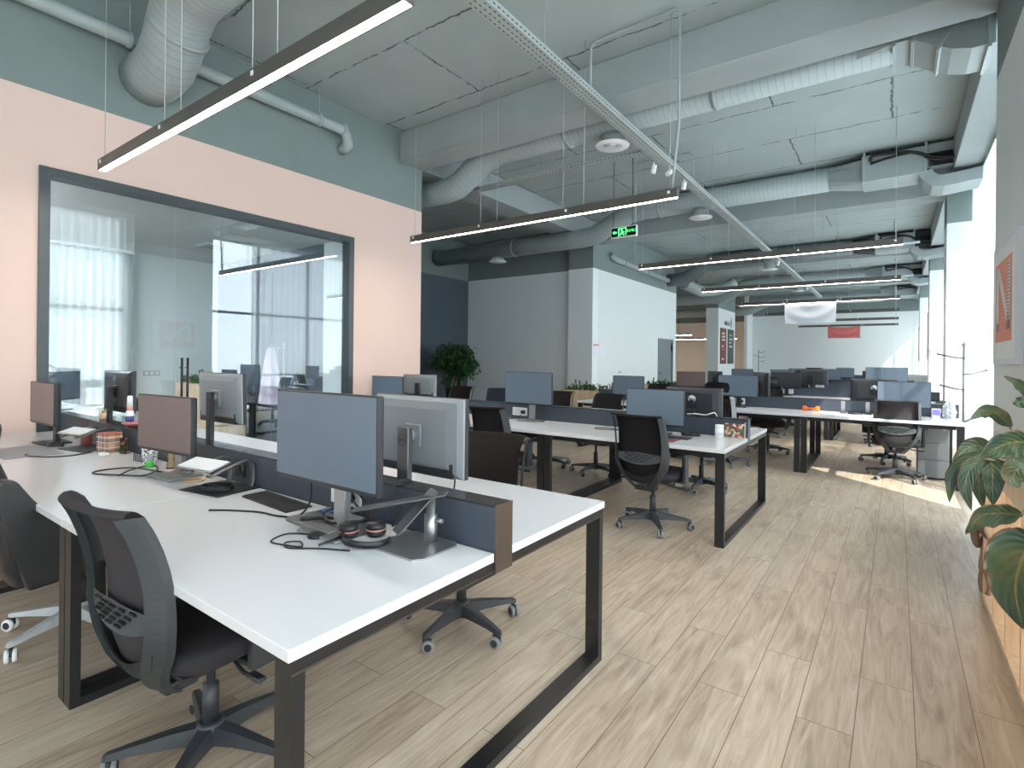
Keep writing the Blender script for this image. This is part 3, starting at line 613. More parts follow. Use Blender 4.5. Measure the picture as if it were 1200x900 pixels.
tray('cable_tray', (-5.7, 6.75, 4.15), (-2.66, 6.75, 4.15), 0.12, 0.05, 'short perforated cable tray crossing behind the first spiral duct', 3)
# conduits and small cables
def tube_thing(name, label, cat, pts, r, m, n=8, sm=True):
    o = Vector(pts[0]); b = MB(); b.tube([Vector(p)-o for p in (smooth_path(pts) if sm else pts)], r, n)
    ob = b.build(name, m); ob.location = o; return tag(ob, label, cat)
tube_thing('conduit', 'grey conduit rising from the cable tray and crossing the slab before the first beam', 'conduit', [(-2.6, 4.95, 4.16), (-2.6, 4.95, 4.64), (-2.55, 4.95, 4.69), (-1.7, 4.92, 4.69), (-1.66, 4.92, 4.66), (-1.66, 4.92, 3.6), (-1.72, 4.92, 2.99)], 0.013, M_duct, sm=False)
tube_thing('conduit', 'thin conduit looping from the cable tray over the second pendant lamp row', 'conduit', [(-2.6, 8.4, 4.16), (-2.6, 8.4, 4.6), (-2.66, 8.4, 4.68), (-3.5, 8.4, 4.68), (-3.55, 8.4, 4.62), (-3.55, 8.4, 3.0)], 0.011, M_duct, sm=False)
tube_thing('conduit', 'long thin pipe under the ceiling beyond the second beam', 'conduit', [(-5.2, 14.6, 4.05), (0.4, 14.6, 4.05)], 0.03, M_duct, sm=False)
tube_thing('conduit', 'long thin pipe under the ceiling beyond the third beam', 'conduit', [(-5.2, 19.6, 4.0), (0.4, 19.6, 4.0)], 0.03, M_duct, sm=False)
# round air diffusers
def diffuser(x, y, zt, zb, label):
    t = thing('air_diffuser', label, 'air diffuser', (x, y, zb))
    b = MB(); b.lathe([(0.15, 0.02), (0.15, zt-zb)], n=24); b.build('neck', M_duct, t)
    b = MB(); b.lathe([(0.12, 0.005), (0.21, 0.0), (0.215, 0.012), (0.15, 0.03)], n=28, cap=False)
    for rr in (0.03, 0.06, 0.09, 0.115): b.lathe([(rr, 0.004), (rr+0.012, 0.0), (rr+0.012, 0.012), (rr, 0.016), (rr, 0.004)], n=24, cap=False)
    b.lathe([(0.0, 0.001), (0.018, 0.001), (0.018, 0.012), (0.0, 0.012)], n=16, cap=False)
    b.build('ring', M_whitepl, t)
    b = MB(); b.lathe([(0.125, 0.018), (0.125, 0.022)], n=24); b.build('throat', M_duct, t)
diffuser(-2.96, 6.25, 4.27, 4.13, 'round white air diffuser under the first spiral duct beside the cable tray')
diffuser(-3.08, DY2, 4.33, 4.16, 'round air diffuser under the duct above the third pendant lamp')
diffuser(-8.0, DY2, 3.9, 3.8, 'round air diffuser hanging in front of the pale block')
diffuser(-2.6-0.35, DY3-0.3, 4.35, 4.02, 'round air diffuser under the dark duct beyond the second beam')
diffuser(-3.0, DY4, 4.25, 4.05, 'round air diffuser under the far spiral duct')
# spot heads on the tray
for i, (y, dx, rx, lab) in enumerate(((7.0, -0.1, 0.2, 'white spot head on the cable tray nearest the round diffuser'), (7.25, 0.03, -0.9, 'white spot head on the cable tray turned upward between two others'), (7.9, 0.02, 0.5, 'white spot head hanging lowest from the cable tray'), (15.5, 0.05, 0.4, 'small white spot head on the cable tray above the fourth pendant lamp'), (21.5, 0.0, -0.4, 'small white spot head at the far end of the cable tray'))):
    t = thing('spot_light', lab, 'spotlight', (-2.6+dx, y, 4.1))
    b = MB(); b.lathe([(0.012, -0.05), (0.012, 0)], n=10); b.build('bracket', M_whitepl, t)
    b = MB(); b.lathe([(0.03, -0.06), (0.035, -0.055), (0.035, 0.05), (0.03, 0.055)], c=(0, 0, -0.09), n=18, M=Matrix.Rotation(rx, 4, 'X') @ Matrix.Rotation(0.3, 4, 'Y')); b.build('lamp_head', M_whitepl, t)
t = thing('emergency_light', 'white emergency light box at the near end of the cable tray', 'light', (-2.66, 2.55, 4.1))
b = MB(); b.box(-0.08, 0.08, -0.28, 0.3, -0.05, 0.0, 0.02); b.build('diffuser', M_whitepl, t)
b = MB(); b.box(-0.06, 0.06, -0.22, 0.24, -0.001, 0.02, 0.005); b.build('back_plate', M_lightgrey, t)
# exit sign
t = thing('exit_sign', 'green lit exit sign with running figure hanging from two rods', 'sign', (-3.57, 8.0, 3.38))
b = MB(); b.box(-0.225, 0.225, -0.02, 0.02, 0, 0.175, 0.008); b.build('sign_case', M_whitepl, t)
b = MB(); b.box(-0.208, 0.208, -0.023, -0.019, 0.015, 0.16); b.build('sign_face', mat('exit sign black', (8, 26, 16), 0.3, noise=0.05), t)
M_exit = mat('exit sign green', (60, 220, 120), 0.4, noise=0.01, emit=1.6, ecol=(90, 240, 140))
b = MB()
def q2(p): return b.prism(p, -0.0265, -0.0225, 'y')
q2([(-0.19, 0.085), (-0.155, 0.115), (-0.155, 0.097), (-0.115, 0.097), (-0.115, 0.073), (-0.155, 0.073), (-0.155, 0.055)])
q2([(-0.09, 0.02), (-0.07, 0.02), (-0.07, 0.15), (-0.09, 0.15)]); q2([(0.035, 0.03), (0.05, 0.03), (0.05, 0.15), (0.035, 0.15)]); q2([(-0.07, 0.138), (0.035, 0.138), (0.035, 0.15), (-0.07, 0.15)])
q2([(-0.03+0.016*math.cos(2*PI*k/10), 0.122+0.016*math.sin(2*PI*k/10)) for k in range(10)])
q2([(-0.04, 0.102), (-0.015, 0.108), (0.0, 0.09), (0.022, 0.084), (0.022, 0.074), (-0.005, 0.076), (-0.012, 0.07), (0.012, 0.052), (0.01, 0.025), (-0.002, 0.025), (-0.002, 0.046), (-0.03, 0.055), (-0.042, 0.035), (-0.065, 0.03), (-0.065, 0.042), (-0.05, 0.048), (-0.042, 0.075)])
b.build('running_figure', M_exit, t)
text('lettering', 'ИЗЛЕЗ', 0.055, M_exit, TRS(0.128, -0.0235, 0.09, PI/2), t)
for q in (-0.19, 0.14): b = MB(); b.tube([(q, 0, 0.175), (q, 0, 1.33)], 0.005, 6); b.build('hanger_rod', M_cable, t)

# pendant lamps
LY = (1.54, 4.92, 8.46, 12.0, 15.5, 19.1, 22.8, 26.3)
LL = ('long black linear pendant lamp over the front desk row', 'linear pendant lamp over the second desk row below the exit sign', 'linear pendant lamp over the third desk row with the orange dumbbell', 'linear pendant lamp just in front of the lamp carrying the white banner',
      'linear pendant lamp carrying the white cloth banner', 'unlit linear pendant lamp directly behind the white banner', 'unlit linear pendant lamp between the white and the red banner', 'unlit linear pendant lamp carrying the red cloth banner')
for i, y in enumerate(LY):
    x0, x1 = (-5.2, -1.66) if i < 2 else (-3.5, 0.06); z = 2.88 if i == 0 else 2.92
    t = thing('linear_pendant_lamp', LL[i], 'pendant lamp', ((x0+x1)/2, y, z)); h = (x1-x0)/2
    b = MB(); b.box(-h, h, -0.03, 0.03, 0.012, 0.085); b.box(-h, h, -0.03, -0.024, 0, 0.012); b.box(-h, h, 0.024, 0.03, 0, 0.012); b.box(-h, -h+0.004, -0.024, 0.024, 0, 0.012); b.box(h-0.004, h, -0.024, 0.024, 0, 0.012)
    b.build('lamp_housing', M_lamp, t)
    b = MB(); segs = [(-h+0.004, -h*0.333-0.002), (-h*0.333+0.002, h*0.333-0.002), (h*0.333+0.002, h-0.004)]
    for a, c in segs: b.box(a, c, -0.0235, 0.0235, 0.003, 0.0115)
    b.build('lamp_diffuser', M_emled if i < 5 else M_offled, t)
    for xx in (-h+0.06, -h*0.34, -h*0.2, h*0.3, h*0.44, h-0.08): b = MB(); b.tube([(xx, 0, 0.085), (xx, 0, ZC-z)], 0.0032, 6); b.build('suspension_wire', M_greycable, t)
    for xx in (-h+0.06, -h*0.34, h*0.33, h-0.08): b = MB(); b.box(xx-0.012, xx+0.012, -0.034, -0.03, 0.045, 0.07); b.build('wire_clip', M_whitepl, t)
for x0, x1, y, lab in ((-13.5, -7.72, 24.9, 'linear pendant lamp in front of the warm tinted lobby wall'), (-12.5, -6.9, 30.0, 'linear pendant lamp behind the lobby column')):
    t = thing('linear_pendant_lamp', lab, 'pendant lamp', ((x0+x1)/2, y, 2.6)); h = (x1-x0)/2
    b = MB(); b.box(-h, h, -0.03, 0.03, 0.012, 0.085); b.build('lamp_housing', M_lamp, t)
    b = MB(); b.box(-h, h, -0.025, 0.025, 0.0, 0.0115); b.build('lamp_diffuser', M_emled, t)
    
    for q in (-1, 1): b = MB(); b.tube([(q*h*0.8, 0, 0.08), (q*h*0.8, 0, ZC-2.6)], 0.004, 6); b.build('suspension_wire', M_cable, t)
# banners
def banner(x0, x1, y, z0, z1, m, label, amp):
    t = thing('banner', label, 'banner', ((x0+x1)/2, y, z0)); w = (x1-x0)/2; h = z1-z0
    def fn(u, v):
        s = 2*u-1; sag = (1-s*s)*0.10*v*h
        arc = math.sin(PI*v)*(1-abs(s))*amp
        yy = -0.045+amp*0.7*math.sin((v*3.2+(1-s*s)*1.6)*PI)*(0.25+0.75*(1-abs(s)))*0.5-arc*0.3
        return (s*w*(0.985+0.015*v), yy, v*h-sag*0.8)
    b = MB(); b.grid(fn, 36, 18, 0.002); b.build('cloth', m, t)
    b = MB()
    for s in (-1, 1): b.tube([(s*w, -0.045, h), (s*(w+0.05), -0.02, h+0.05)], 0.012, 6)
    b.build('tie', m, t)
banner(-2.38, -1.22, 15.5, 2.39, 2.93, M_whitecloth, 'white cloth banner sagging from a pendant lamp', 0.06)
banner(-2.38, -1.22, 26.3, 2.43, 2.93, M_red, 'red cloth banner hanging in front of the back wall', 0.06)

# ================================================================== WALL ITEMS
t = thing('framed_poster', 'framed poster with a big letter N on salmon, on the window side wall', 'poster', (XR, 5.1, 1.42))
b = MB(); b.box(-0.035, 0, -0.5, 0.5, -0.02, 0.86, 0.003, 1); b.build('frame', mat('poster frame white', (214, 218, 226), 0.4, noise=0.02), t)
b = MB(); b.box(-0.0365, -0.034, -0.44, 0.44, 0.02, 0.82); b.build('mat_board', M_light, t)
b = MB(); b.box(-0.038, -0.036, -0.34, 0.36, 0.14, 0.72); b.build('print', mat('salmon print', (222, 140, 122), 0.6, noise=0.02), t)
b = MB()
for p in ([(0.28, 0.28), (0.2, 0.28), (0.2, 0.68), (0.28, 0.68)], [(-0.18, 0.28), (-0.26, 0.28), (-0.26, 0.68), (-0.18, 0.68)], [(0.28, 0.68), (0.17, 0.68), (-0.26, 0.28), (-0.15, 0.28)]): b.prism(p, -0.0405, -0.038, 'x')
b.build('letter', mat('letter grey', (216, 214, 210), 0.6, noise=0.2, scale=60), t)
b = MB()
for p in ([(0.28, 0.22), (0.2, 0.22), (0.2, 0.28), (0.28, 0.28)], [(-0.15, 0.22), (-0.26, 0.22), (-0.26, 0.28), (-0.15, 0.28)]): b.prism(p, -0.0403, -0.038, 'x')
for k in range(16): b.prism([(-0.19, 0.30+k*0.024), (-0.25, 0.30+k*0.024), (-0.25, 0.31+k*0.024), (-0.19, 0.31+k*0.024)], -0.042, -0.0404, 'x')
b.build('letter_shading', M_doorp, t)
M_maroon = mat('maroon board', (112, 58, 54), 0.6, noise=0.03); M_dgreen = mat('dark green board', (72, 80, 78), 0.6, noise=0.03)
for y0, y1, m, lab, rows in ((24.0, 24.95, M_maroon, 'maroon text board on the lobby column below the logo', ((0.86, 0.5, 0), (0.77, 0.55, 0), (0.68, 0.5, 0), (0.5, 0.28, 0), (0.41, 0.55, 2), (0.14, 0.3, 0))), (25.25, 26.25, M_dgreen, 'dark green text board on the lobby column beside the maroon one', ((0.84, 0.45, 1), (0.72, 0.55, 0), (0.62, 0.3, 0), (0.51, 0.5, 0)))):
    t = thing('wall_board', lab, 'sign', (-6.2, y0, 1.29)); h = 1.57; w = y1-y0
    b = MB(); b.box(0, 0.03, 0, w, 0, h, 0.004, 1); b.build('board', m, t)
    b = MB()
    for zf, ln, ci in rows:
        b.mi = ci; yy = w*0.2
        while yy < w*(0.2+ln):
            step = random.uniform(0.05, 0.11); b.box(0.03, 0.033, yy, yy+step*0.8, zf*h-0.05, zf*h+0.03); yy += step
    b.build('lettering', [mat('board lettering', (214, 208, 204), 0.6, noise=0.02), mat('board green lettering', (130, 190, 120), 0.6, noise=0.02), mat('board red lettering', (206, 84, 72), 0.6, noise=0.02)], t)
t = thing('wall_logo', 'dark company name and emblem on the white lobby column', 'sign', (-6.19, 25.1, 3.12))
text('lettering', 'valtech', 0.34, M_doorp, TRS(0, 0, 0, PI/2, 0, PI/2), t, 0.006)
b = MB(); b.prism([(0.75, -0.26), (0.86, 0.02), (0.75, 0.3), (0.64, 0.02)], -0.006, 0.006, 'x'); b.build('emblem', M_doorp, t)
M_paper = mat('paper notice', (226, 228, 238), 0.7, noise=0.02)
for (y0, y1, lab, hd) in ((11.62, 12.02, 'paper notice with a red heading on the white side wall', True), (12.06, 12.3, 'plain paper notice beside the red headed one', False)):
    t = thing('paper_notice', lab, 'notice', (-6.0, y0, 1.5)) if y0 > 11.9 else thing('paper_notice', lab, 'notice', (-6.0, 11.7, 1.5))
    w = y1-y0 if y0 > 11.9 else 0.32
    b = MB(); b.box(0, 0.004, 0, w, 0, 0.3); b.build('sheet', M_paper, t)
    if hd: b = MB(); b.box(0.004, 0.006, 0.01, w-0.01, 0.25, 0.295); b.build('heading', M_red, t)
    b = MB()
    for k in range(7): b.box(0.004, 0.0055, 0.03, w*random.uniform(0.6, 0.9), 0.03+k*0.03, 0.036+k*0.03)
    b.build('print', M_light, t)
t = thing('wall_switch', 'white double switch plate on the white side wall above the desks', 'switch', (-6.0, 13.15, 1.04))
b = MB(); b.box(0, 0.012, 0, 0.2, 0, 0.09, 0.004, 1); b.build('plate', M_whitepl, t)
b = MB(); b.box(0.012, 0.018, 0.015, 0.09, 0.015, 0.075, 0.002, 1); b.box(0.012, 0.018, 0.11, 0.185, 0.015, 0.075, 0.002, 1); b.build('rocker', M_lightgrey, t)
t = thing('wall_socket', 'white socket strip on the office back wall seen through the glass', 'socket', (-9.6, 3.4, 1.08))
b = MB(); b.box(0, 0.012, 0, 0.24, 0, 0.08, 0.004, 1); b.build('plate', M_lightgrey, t)
b = MB()
for k in range(3): b.lathe([(0.024, 0), (0.024, 0.004)], c=(0.012, 0.045+k*0.075, 0.04), n=12, M=Matrix.Rotation(PI/2, 4, 'Y'))
b.build('outlet', M_whitepl, t)

# ================================================================== DESKS
ZD = 0.74
def bench_desk(x0, x1, y0, label, endcap=False, group=None, seams=1):
    w = x1-x0
    t = thing('bench_desk', label, 'desk', ((x0+x1)/2, y0+0.8, 0), 0, group); h = w/2
    b = MB(); b.box(-h+0.001, h-0.001, -0.80, -0.045, ZD-0.03, ZD, 0.0015, 1); b.build('desktop', M_top, t)
    b = MB(); b.box(-h+0.001, h-0.001, 0.055, 0.80, ZD-0.03, ZD, 0.0015, 1); b.build('desktop', M_top, t)
    b = MB(); b.mi = 0; b.box(-h, h, -0.04, 0.05, ZD-0.06, 0.893, 0.001, 1)
    b.mi = 2; b.box(-h, h, -0.042, 0.052, 0.893, 0.9)
    if endcap: b.mi = 1; b.box(h-0.002, h+0.004, -0.043, 0.053, ZD-0.07, 0.901)
    b.mi = 2
    for k in range(seams): xx = -h+w*(k+1)/(seams+1); b.box(xx-0.0015, xx+0.0015, -0.0415, 0.0515, ZD, 0.893)
    b.build('divider', [M_divider, M_brownedge, M_dtop], t)
    for s in (-1, 1):
        b = MB(); xa, xb = (-h+0.004, -h+0.072) if s < 0 else (h-0.072, h-0.004)
        b.box(xa, xb, -0.79, -0.755, 0.032, 0.678); b.box(xa, xb, 0.755, 0.79, 0.032, 0.678); b.box(xa, xb, -0.79, 0.79, 0.678, 0.709); b.box(xa, xb, -0.79, 0.79, 0.0, 0.032)
        b.mi = 1; xe = xa if s < 0 else xb
        b.box(min(xe, xe+s*0.0015), max(xe, xe+s*0.0015), -0.79, 0.79, 0.675, 0.68)
        b.build('leg_frame', [M_black, M_brownedge], t)
    b = MB(); b.box(-h+0.072, h-0.072, -0.72, -0.68, 0.66, 0.70); b.box(-h+0.072, h-0.072, 0.68, 0.72, 0.66, 0.70); b.box(-h+0.1, h-0.1, -0.1, 0.1, 0.60, 0.62); b.build('crossbar', M_black, t)
    return t
def sockets(x, y, label, plug=True, zz=0.815, n=2, w=0.2):
    t = thing('socket_panel', label, 'power socket', (x, y, zz))
    b = MB(); b.box(-w/2, w/2, -0.012, 0, -0.045, 0.045, 0.004, 1); b.build('plate', M_whitepl, t)
    b = MB()
    for k in range(n): b.lathe([(0.026, 0), (0.026, 0.004), (0.02, 0.004), (0.019, 0.001)], c=((k-(n-1)/2)*0.075+0.02, -0.016, 0), n=14, M=Matrix.Rotation(PI/2, 4, 'X'), cap=False)
    b.build('outlet', M_lightgrey, t)
    if plug: b = MB(); b.lathe([(0.022, 0), (0.022, 0.03), (0.014, 0.045)], c=(0.057, -0.014, 0), n=12, M=Matrix.Rotation(PI/2, 4, 'X')); b.build('plug', M_cable, t)
    return t
RY = (0.68, 4.15, 7.62, 11.09, 14.56, 18.03, 21.5, 24.97)
bench_desk(-2.7, -1.10, RY[0], 'white bench desk at the aisle end of the front row with bronze divider cap', True)
bench_desk(-4.3, -2.7, RY[0], 'white bench desk in the middle of the front row under the raised white keyboard')
bench_desk(-5.9, -4.3, RY[0], 'white bench desk against the pink wall with the tartan box on it')
bench_desk(-2.63, -1.03, RY[1], 'white bench desk in the second row with the white jar and photo card', False)
bench_desk(-4.23, -2.63, RY[1], 'white bench desk in the second row with the monitor on a lone silver post')
bench_desk(-5.83, -4.23, RY[1], 'white bench desk in the second row beside the pink wall corner')
bench_desk(-0.98, 0.62, RY[2], 'white bench desk beside the window with a grey cabinet under it')
bench_desk(-2.58, -0.98, RY[2], 'white bench desk in the third row with the orange dumbbell on it')
bench_desk(-4.18, -2.58, RY[2], 'white bench desk in the third row nearest the pale block')
ordn = ('fourth', 'fifth', 'sixth', 'seventh', 'eighth')
for i, y in enumerate(RY[3:]):
    bench_desk(-0.98, 0.62, y, 'white bench desk at the window end of the %s desk row from the camera' % ordn[i])
    bench_desk(-2.58, -0.98, y, 'white bench desk in the middle of the %s desk row from the camera' % ordn[i])
    bench_desk(-4.18, -2.58, y, 'white bench desk at the lobby end of the %s desk row from the camera' % ordn[i])

# ================================================================== CHAIRS
def interp(tab, z):
    for (a, va), (c, vc) in zip(tab, tab[1:]):
        if z <= c: return va+(vc-va)*max(0, (z-a))/(c-a)
    return tab[-1][1]
BY = [(0.33, -0.14), (0.36, -0.178), (0.40, -0.212), (0.45, -0.24), (0.52, -0.256), (0.58, -0.262), (0.66, -0.264), (0.72, -0.268), (0.78, -0.278), (0.84, -0.294), (0.90, -0.316), (0.95, -0.342)]
BW = [(0.33, 0.085), (0.36, 0.105), (0.40, 0.132), (0.45, 0.17), (0.50, 0.203), (0.54, 0.222), (0.58, 0.232), (0.62, 0.236), (0.72, 0.233), (0.84, 0.226), (0.95, 0.218)]
def star_base(t, m, mw, mt, r=0.30, ph=0.3):
    b = MB(); b.lathe([(0.045, 0.06), (0.05, 0.075), (0.045, 0.13), (0.03, 0.135)], n=16); b.build('base_hub', m, t)
    for k in range(5):
        a = ph+2*PI*k/5; Mz = Matrix.Rotation(a, 4, 'Z')
        b = MB(); rings = []
        for (x, w, zt, zb) in ((0.03, 0.034, 0.125, 0.07), (0.12, 0.026, 0.118, 0.075), (0.24, 0.019, 0.10, 0.075), (r, 0.016, 0.09, 0.07), (r+0.012, 0.010, 0.084, 0.068)):
            rings.append([Mz @ Vector(p) for p in ((x, -w, zb), (x, w, zb), (x, w*0.7, zt), (x, -w*0.7, zt))])
        b.loft(rings, True, True, False); o = b.build('base_leg', m, t)
        c = MB(); ca = a+0.9+k*1.3; Mc = Matrix.Translation(Mz @ Vector((r-0.004, 0, 0))) @ Matrix.Rotation(ca, 4, 'Z')
        for s in (-1, 1):
            c.mi = 0; c.lathe([(0.012, -0.008), (0.026, -0.009), (0.03, -0.005), (0.03, 0.005), (0.026, 0.009), (0.012, 0.008)], n=18, M=Matrix.Translation(Mc @ Vector((0.012, s*0.014, 0.03))) @ Mc.to_3x3().to_4x4() @ Matrix.Rotation(PI/2, 4, 'X'))
            c.mi = 1; c.lathe([(0.018, -0.0095), (0.018, 0.0095)], n=14, M=Matrix.Translation(Mc @ Vector((0.012, s*0.0145, 0.03))) @ Mc.to_3x3().to_4x4() @ Matrix.Rotation(PI/2, 4, 'X'))
        c.mi = 1; c.box(-0.014, 0.03, -0.006, 0.006, 0.03, 0.064, 0.003, 1, M=Mc); c.tube([Mc @ Vector((0, 0, 0.05)), Mc @ Vector((0, 0, 0.08))], 0.008, 8)
        c.build('castor', [mw, mt], o)
    b = MB(); b.lathe([(0.026, 0.13), (0.026, 0.26), (0.014, 0.262), (0.014, 0.40)], n=16); b.build('gas_lift', M_base, t)
def task_chair(name, label, loc, rz, fab=None, head=False, arms=True, group=None, frame=None):
    fab = fab or M_fabric; fm = frame or M_frame
    t = thing(name, label, 'office chair', loc, rz, group)
    star_base(t, M_base, M_wheel, M_tyre)
    b = MB(); b.box(-0.09, 0.09, -0.13, 0.14, 0.375, 0.425, 0.012); b.tube([(-0.05, -0.12, 0.37), (-0.02, -0.2, 0.39)], 0.02); b.tube([(0.05, -0.12, 0.37), (0.02, -0.2, 0.39)], 0.02); b.build('tilt_mechanism', M_base, t)
    b = MB(); b.tube(smooth_path([(0.08, 0.02, 0.38), (0.2, 0.0, 0.36), (0.24, 0.02, 0.355)], 3), 0.007, 8); b.box(0.21, 0.28, -0.0, 0.03, 0.345, 0.362, 0.004, 1); b.build('lever', M_base, t)
    b = MB(); Z0 = 0.425
    def sfn(u, v):
        a = 2*PI*u; c, s = math.cos(a), math.sin(a); e = 0.45
        x = 0.245*math.copysign(abs(c)**e, c); y = 0.235*math.copysign(abs(s)**e, s)
        prof = [(0.86, 0.0), (0.96, 0.012), (1.0, 0.035), (0.985, 0.06), (0.93, 0.075), (0.6, 0.078), (0.0, 0.07)]
        k = min(int(round(v*6)), 6); f, dz = prof[k]
        front = -0.02*max(0, (y*f-0.14)/0.1)
        return (x*f, y*f+0.015, Z0+dz+front)
    b.grid(sfn, 36, 6); bmesh.ops.remove_doubles(b.bm, verts=b.bm.verts, dist=1e-5)
    b.box(-0.2, 0.2, -0.19, 0.2, Z0-0.012, Z0+0.004, 0.004, 1); b.build('seat', M_fabric if fab is M_fabricg else fab, t)
    # back frame
    b = MB(); zs = [0.33+0.62*k/30 for k in range(31)]
    for s in (-1, 1):
        rings = []
        for z in zs:
            w = interp(BW, z); y = interp(BY, z); iw = w-interp([(0.33, 0.055), (0.5, 0.056), (0.6, 0.046), (0.75, 0.034), (0.95, 0.028)], z); fwd = interp([(0.33, 0.01), (0.42, 0.02), (0.52, 0.036), (0.95, 0.036)], z)
            rings.append([(s*w, y+fwd, z), (s*(w-0.006), y+fwd-0.022, z), (s*iw, y-0.03, z), (s*iw, y-0.008, z)])
        b.loft(rings, True, True, False)
    b.build('back_frame', fm, t)
    b = MB()
    def low(u, v):
        s = 2*u-1; zt = 0.465+0.07*s*s; zb = 0.405+0.03*s*s; z = zb+(zt-zb)*v; w = interp(BW, z)-0.03
        return (s*w, interp(BY, z)-0.012-0.018*(1-s*s), z)
    b.grid(low, 16, 8, 0.012); b.box(-0.085, 0.085, -0.185, -0.08, 0.332, 0.372, 0.012); b.build('back_yoke', fm, t)
    b = MB()
    def mesh(u, v):
        s = 2*u-1
        if v <= 0.86: z = 0.455+(0.955-0.455)*v/0.86; y = interp(BY, z)+0.006
        else:
            k = (v-0.86)/0.14*PI*0.95; z = 0.955+0.016*math.sin(k)+0.012*abs(s)**6*0; y = interp(BY, 0.95)+0.006-0.022*(1-math.cos(k))
        w = interp(BW, z)-(0.028 if v < 0.8 else 0.028*(1-(v-0.8)/0.2)-0.004)
        bz = 0.02*(1-s*s)
        return (s*w, y+0.034*abs(s)**3*(1 if v < 0.86 else 0.6)-bz*1.0, z)
    b.grid(mesh, 18, 26, 0.006); b.build('backrest', fab, t)
    b = MB()
    def lum(u, v):
        s = 2*u-1; zt = 0.665; zb = 0.565+0.035*abs(s)**2; z = zb+(zt-0.012*abs(s)-zb)*v; w = interp(BW, z)-0.05
        return (s*w, interp(BY, z)-0.016-0.018*(1-s*s), z)
    b.grid(lum, 16, 5, 0.005); b.mi = 1
    for r_ in range(4):
        for c_ in range(5):
            x = (c_-2)*0.056+(0.014 if r_ % 2 else -0.014); z = 0.595+r_*0.018
            if abs(x) < 0.135-0.03*(3-r_)*0.6: y = interp(BY, z)-0.0225-0.018*(1-(x/0.18)**2); b.box(x-0.018, x+0.018, y-0.003, y+0.004, z-0.0028, z+0.0028)
    b.build('lumbar_support', [mat('lumbar plastic', (98, 101, 105), 0.5, noise=0.05), M_slot], t)
    if arms:
        for s in (-1, 1):
            b = MB(); b.box(s*0.1 if s > 0 else -0.285, 0.285 if s > 0 else -0.1, -0.02, 0.06, 0.40, 0.418, 0.005, 1)
            b.box(s*0.27-0.016, s*0.27+0.016, -0.025, 0.055, 0.40, 0.625, 0.008); b.build('armrest_post', fm, t)
            b = MB(); b.box(s*0.27-0.04, s*0.27+0.04, -0.11, 0.14, 0.622, 0.65, 0.012); b.build('armrest_pad', M_base, t)
    if head:
        b = MB(); b.tube([(0, -0.335, 0.93), (0, -0.33, 1.04)], 0.014); b.build('headrest_post', fm, t)
        b = MB()
        def hd(u, v):
            s = 2*u-1; z = 1.0+0.13*v-0.01*s*s; return (s*0.155*(1-0.12*abs(2*v-1)**4), -0.34+0.05*s*s+0.02*math.sin(PI*v), z)
        b.grid(hd, 14, 8, 0.022); b.build('headrest', M_frame if frame is None else fab, t)
    return t
task_chair('task_chair', 'grey task chair with slotted lumbar plate tucked at the front row corner', (-1.93, 0.90, 0), 0.06, M_fabricg)
task_chair('task_chair', 'task chair with its back turned at the second row beside the white jar', (-1.66, 4.36, 0), -0.05)
task_chair('task_chair', 'grey task chair standing in the sun patch near the window', (0.0, 7.95, 0), 0.05, M_fabricg)
task_chair('task_chair', 'task chair with plain dark fabric back rising behind the silver backed monitor', (-1.84, 2.12, 0), PI+0.12, M_brownfab)
task_chair('task_chair', 'task chair seen from behind between the silver backed monitor and the second row', (-3.05, 4.12, 0), 0.04)
task_chair('task_chair', 'grey framed task chair in front of the planter box beside a front facing monitor', (-3.0, 5.95, 0), PI-0.1, M_fabric)
task_chair('task_chair', 'task chair with a plain brown back below the planter box at the second row', (-3.72, 6.0, 0), PI+0.1, M_brownfab, arms=False)
task_chair('task_chair', 'task chair with a brown back in front of the blue plant pot', (-5.5, 6.0, 0), PI, M_brownfab)
task_chair('task_chair', 'dark blue chair half hidden behind the monitor on the silver post', (-4.55, 6.0, 0), PI+0.5, mat('navy fabric', (44, 50, 66), 0.85, noise=0.2, scale=300))
task_chair('task_chair', 'task chair on the far side of the second row under the badged dark monitor', (-1.72, 5.95, 0), PI, M_fabric)
task_chair('task_chair', 'task chair with a grey headrest at the third row beside the badged dark monitor', (-1.88, 7.55, 0), -0.1, M_fabric, head=True, frame=M_wheel)
task_chair('task_chair', 'task chair on the far side of the third row behind the orange dumbbell', (-1.6, 9.0, 0), PI+0.2, M_brownfab)
task_chair('task_chair', 'task chair on the far side of the third row behind the large window side monitor', (-0.1, 9.15, 0), PI-0.15, M_fabric)
task_chair('task_chair', 'task chair at the fourth row seen under the dumbbell desk', (-1.95, 11.0, 0), 0.2, M_fabric, head=True)
task_chair('task_chair', 'task chair at the fourth row on the window side', (-0.15, 10.95, 0), 0.0, M_fabric)
task_chair('task_chair', 'low backed task chair in front of the second planter box', (-3.55, 9.3, 0), PI, M_fabric)
for i, (x, y, rz, lab) in enumerate(((-1.8, 12.5, PI, 'task chair behind the fourth desk row near the window'), (-3.3, 12.6, PI, 'task chair behind the fourth desk row near the lobby'), (-1.9, 14.4, 0, 'task chair in front of the fifth desk row'), (-3.4, 14.5, 0, 'task chair in front of the fifth desk row near the lobby'), (-1.8, 17.9, 0, 'task chair in front of the sixth desk row'))):
    task_chair('task_chair', lab, (x, y, 0), rz+0.15*(i % 3-1), M_fabric)
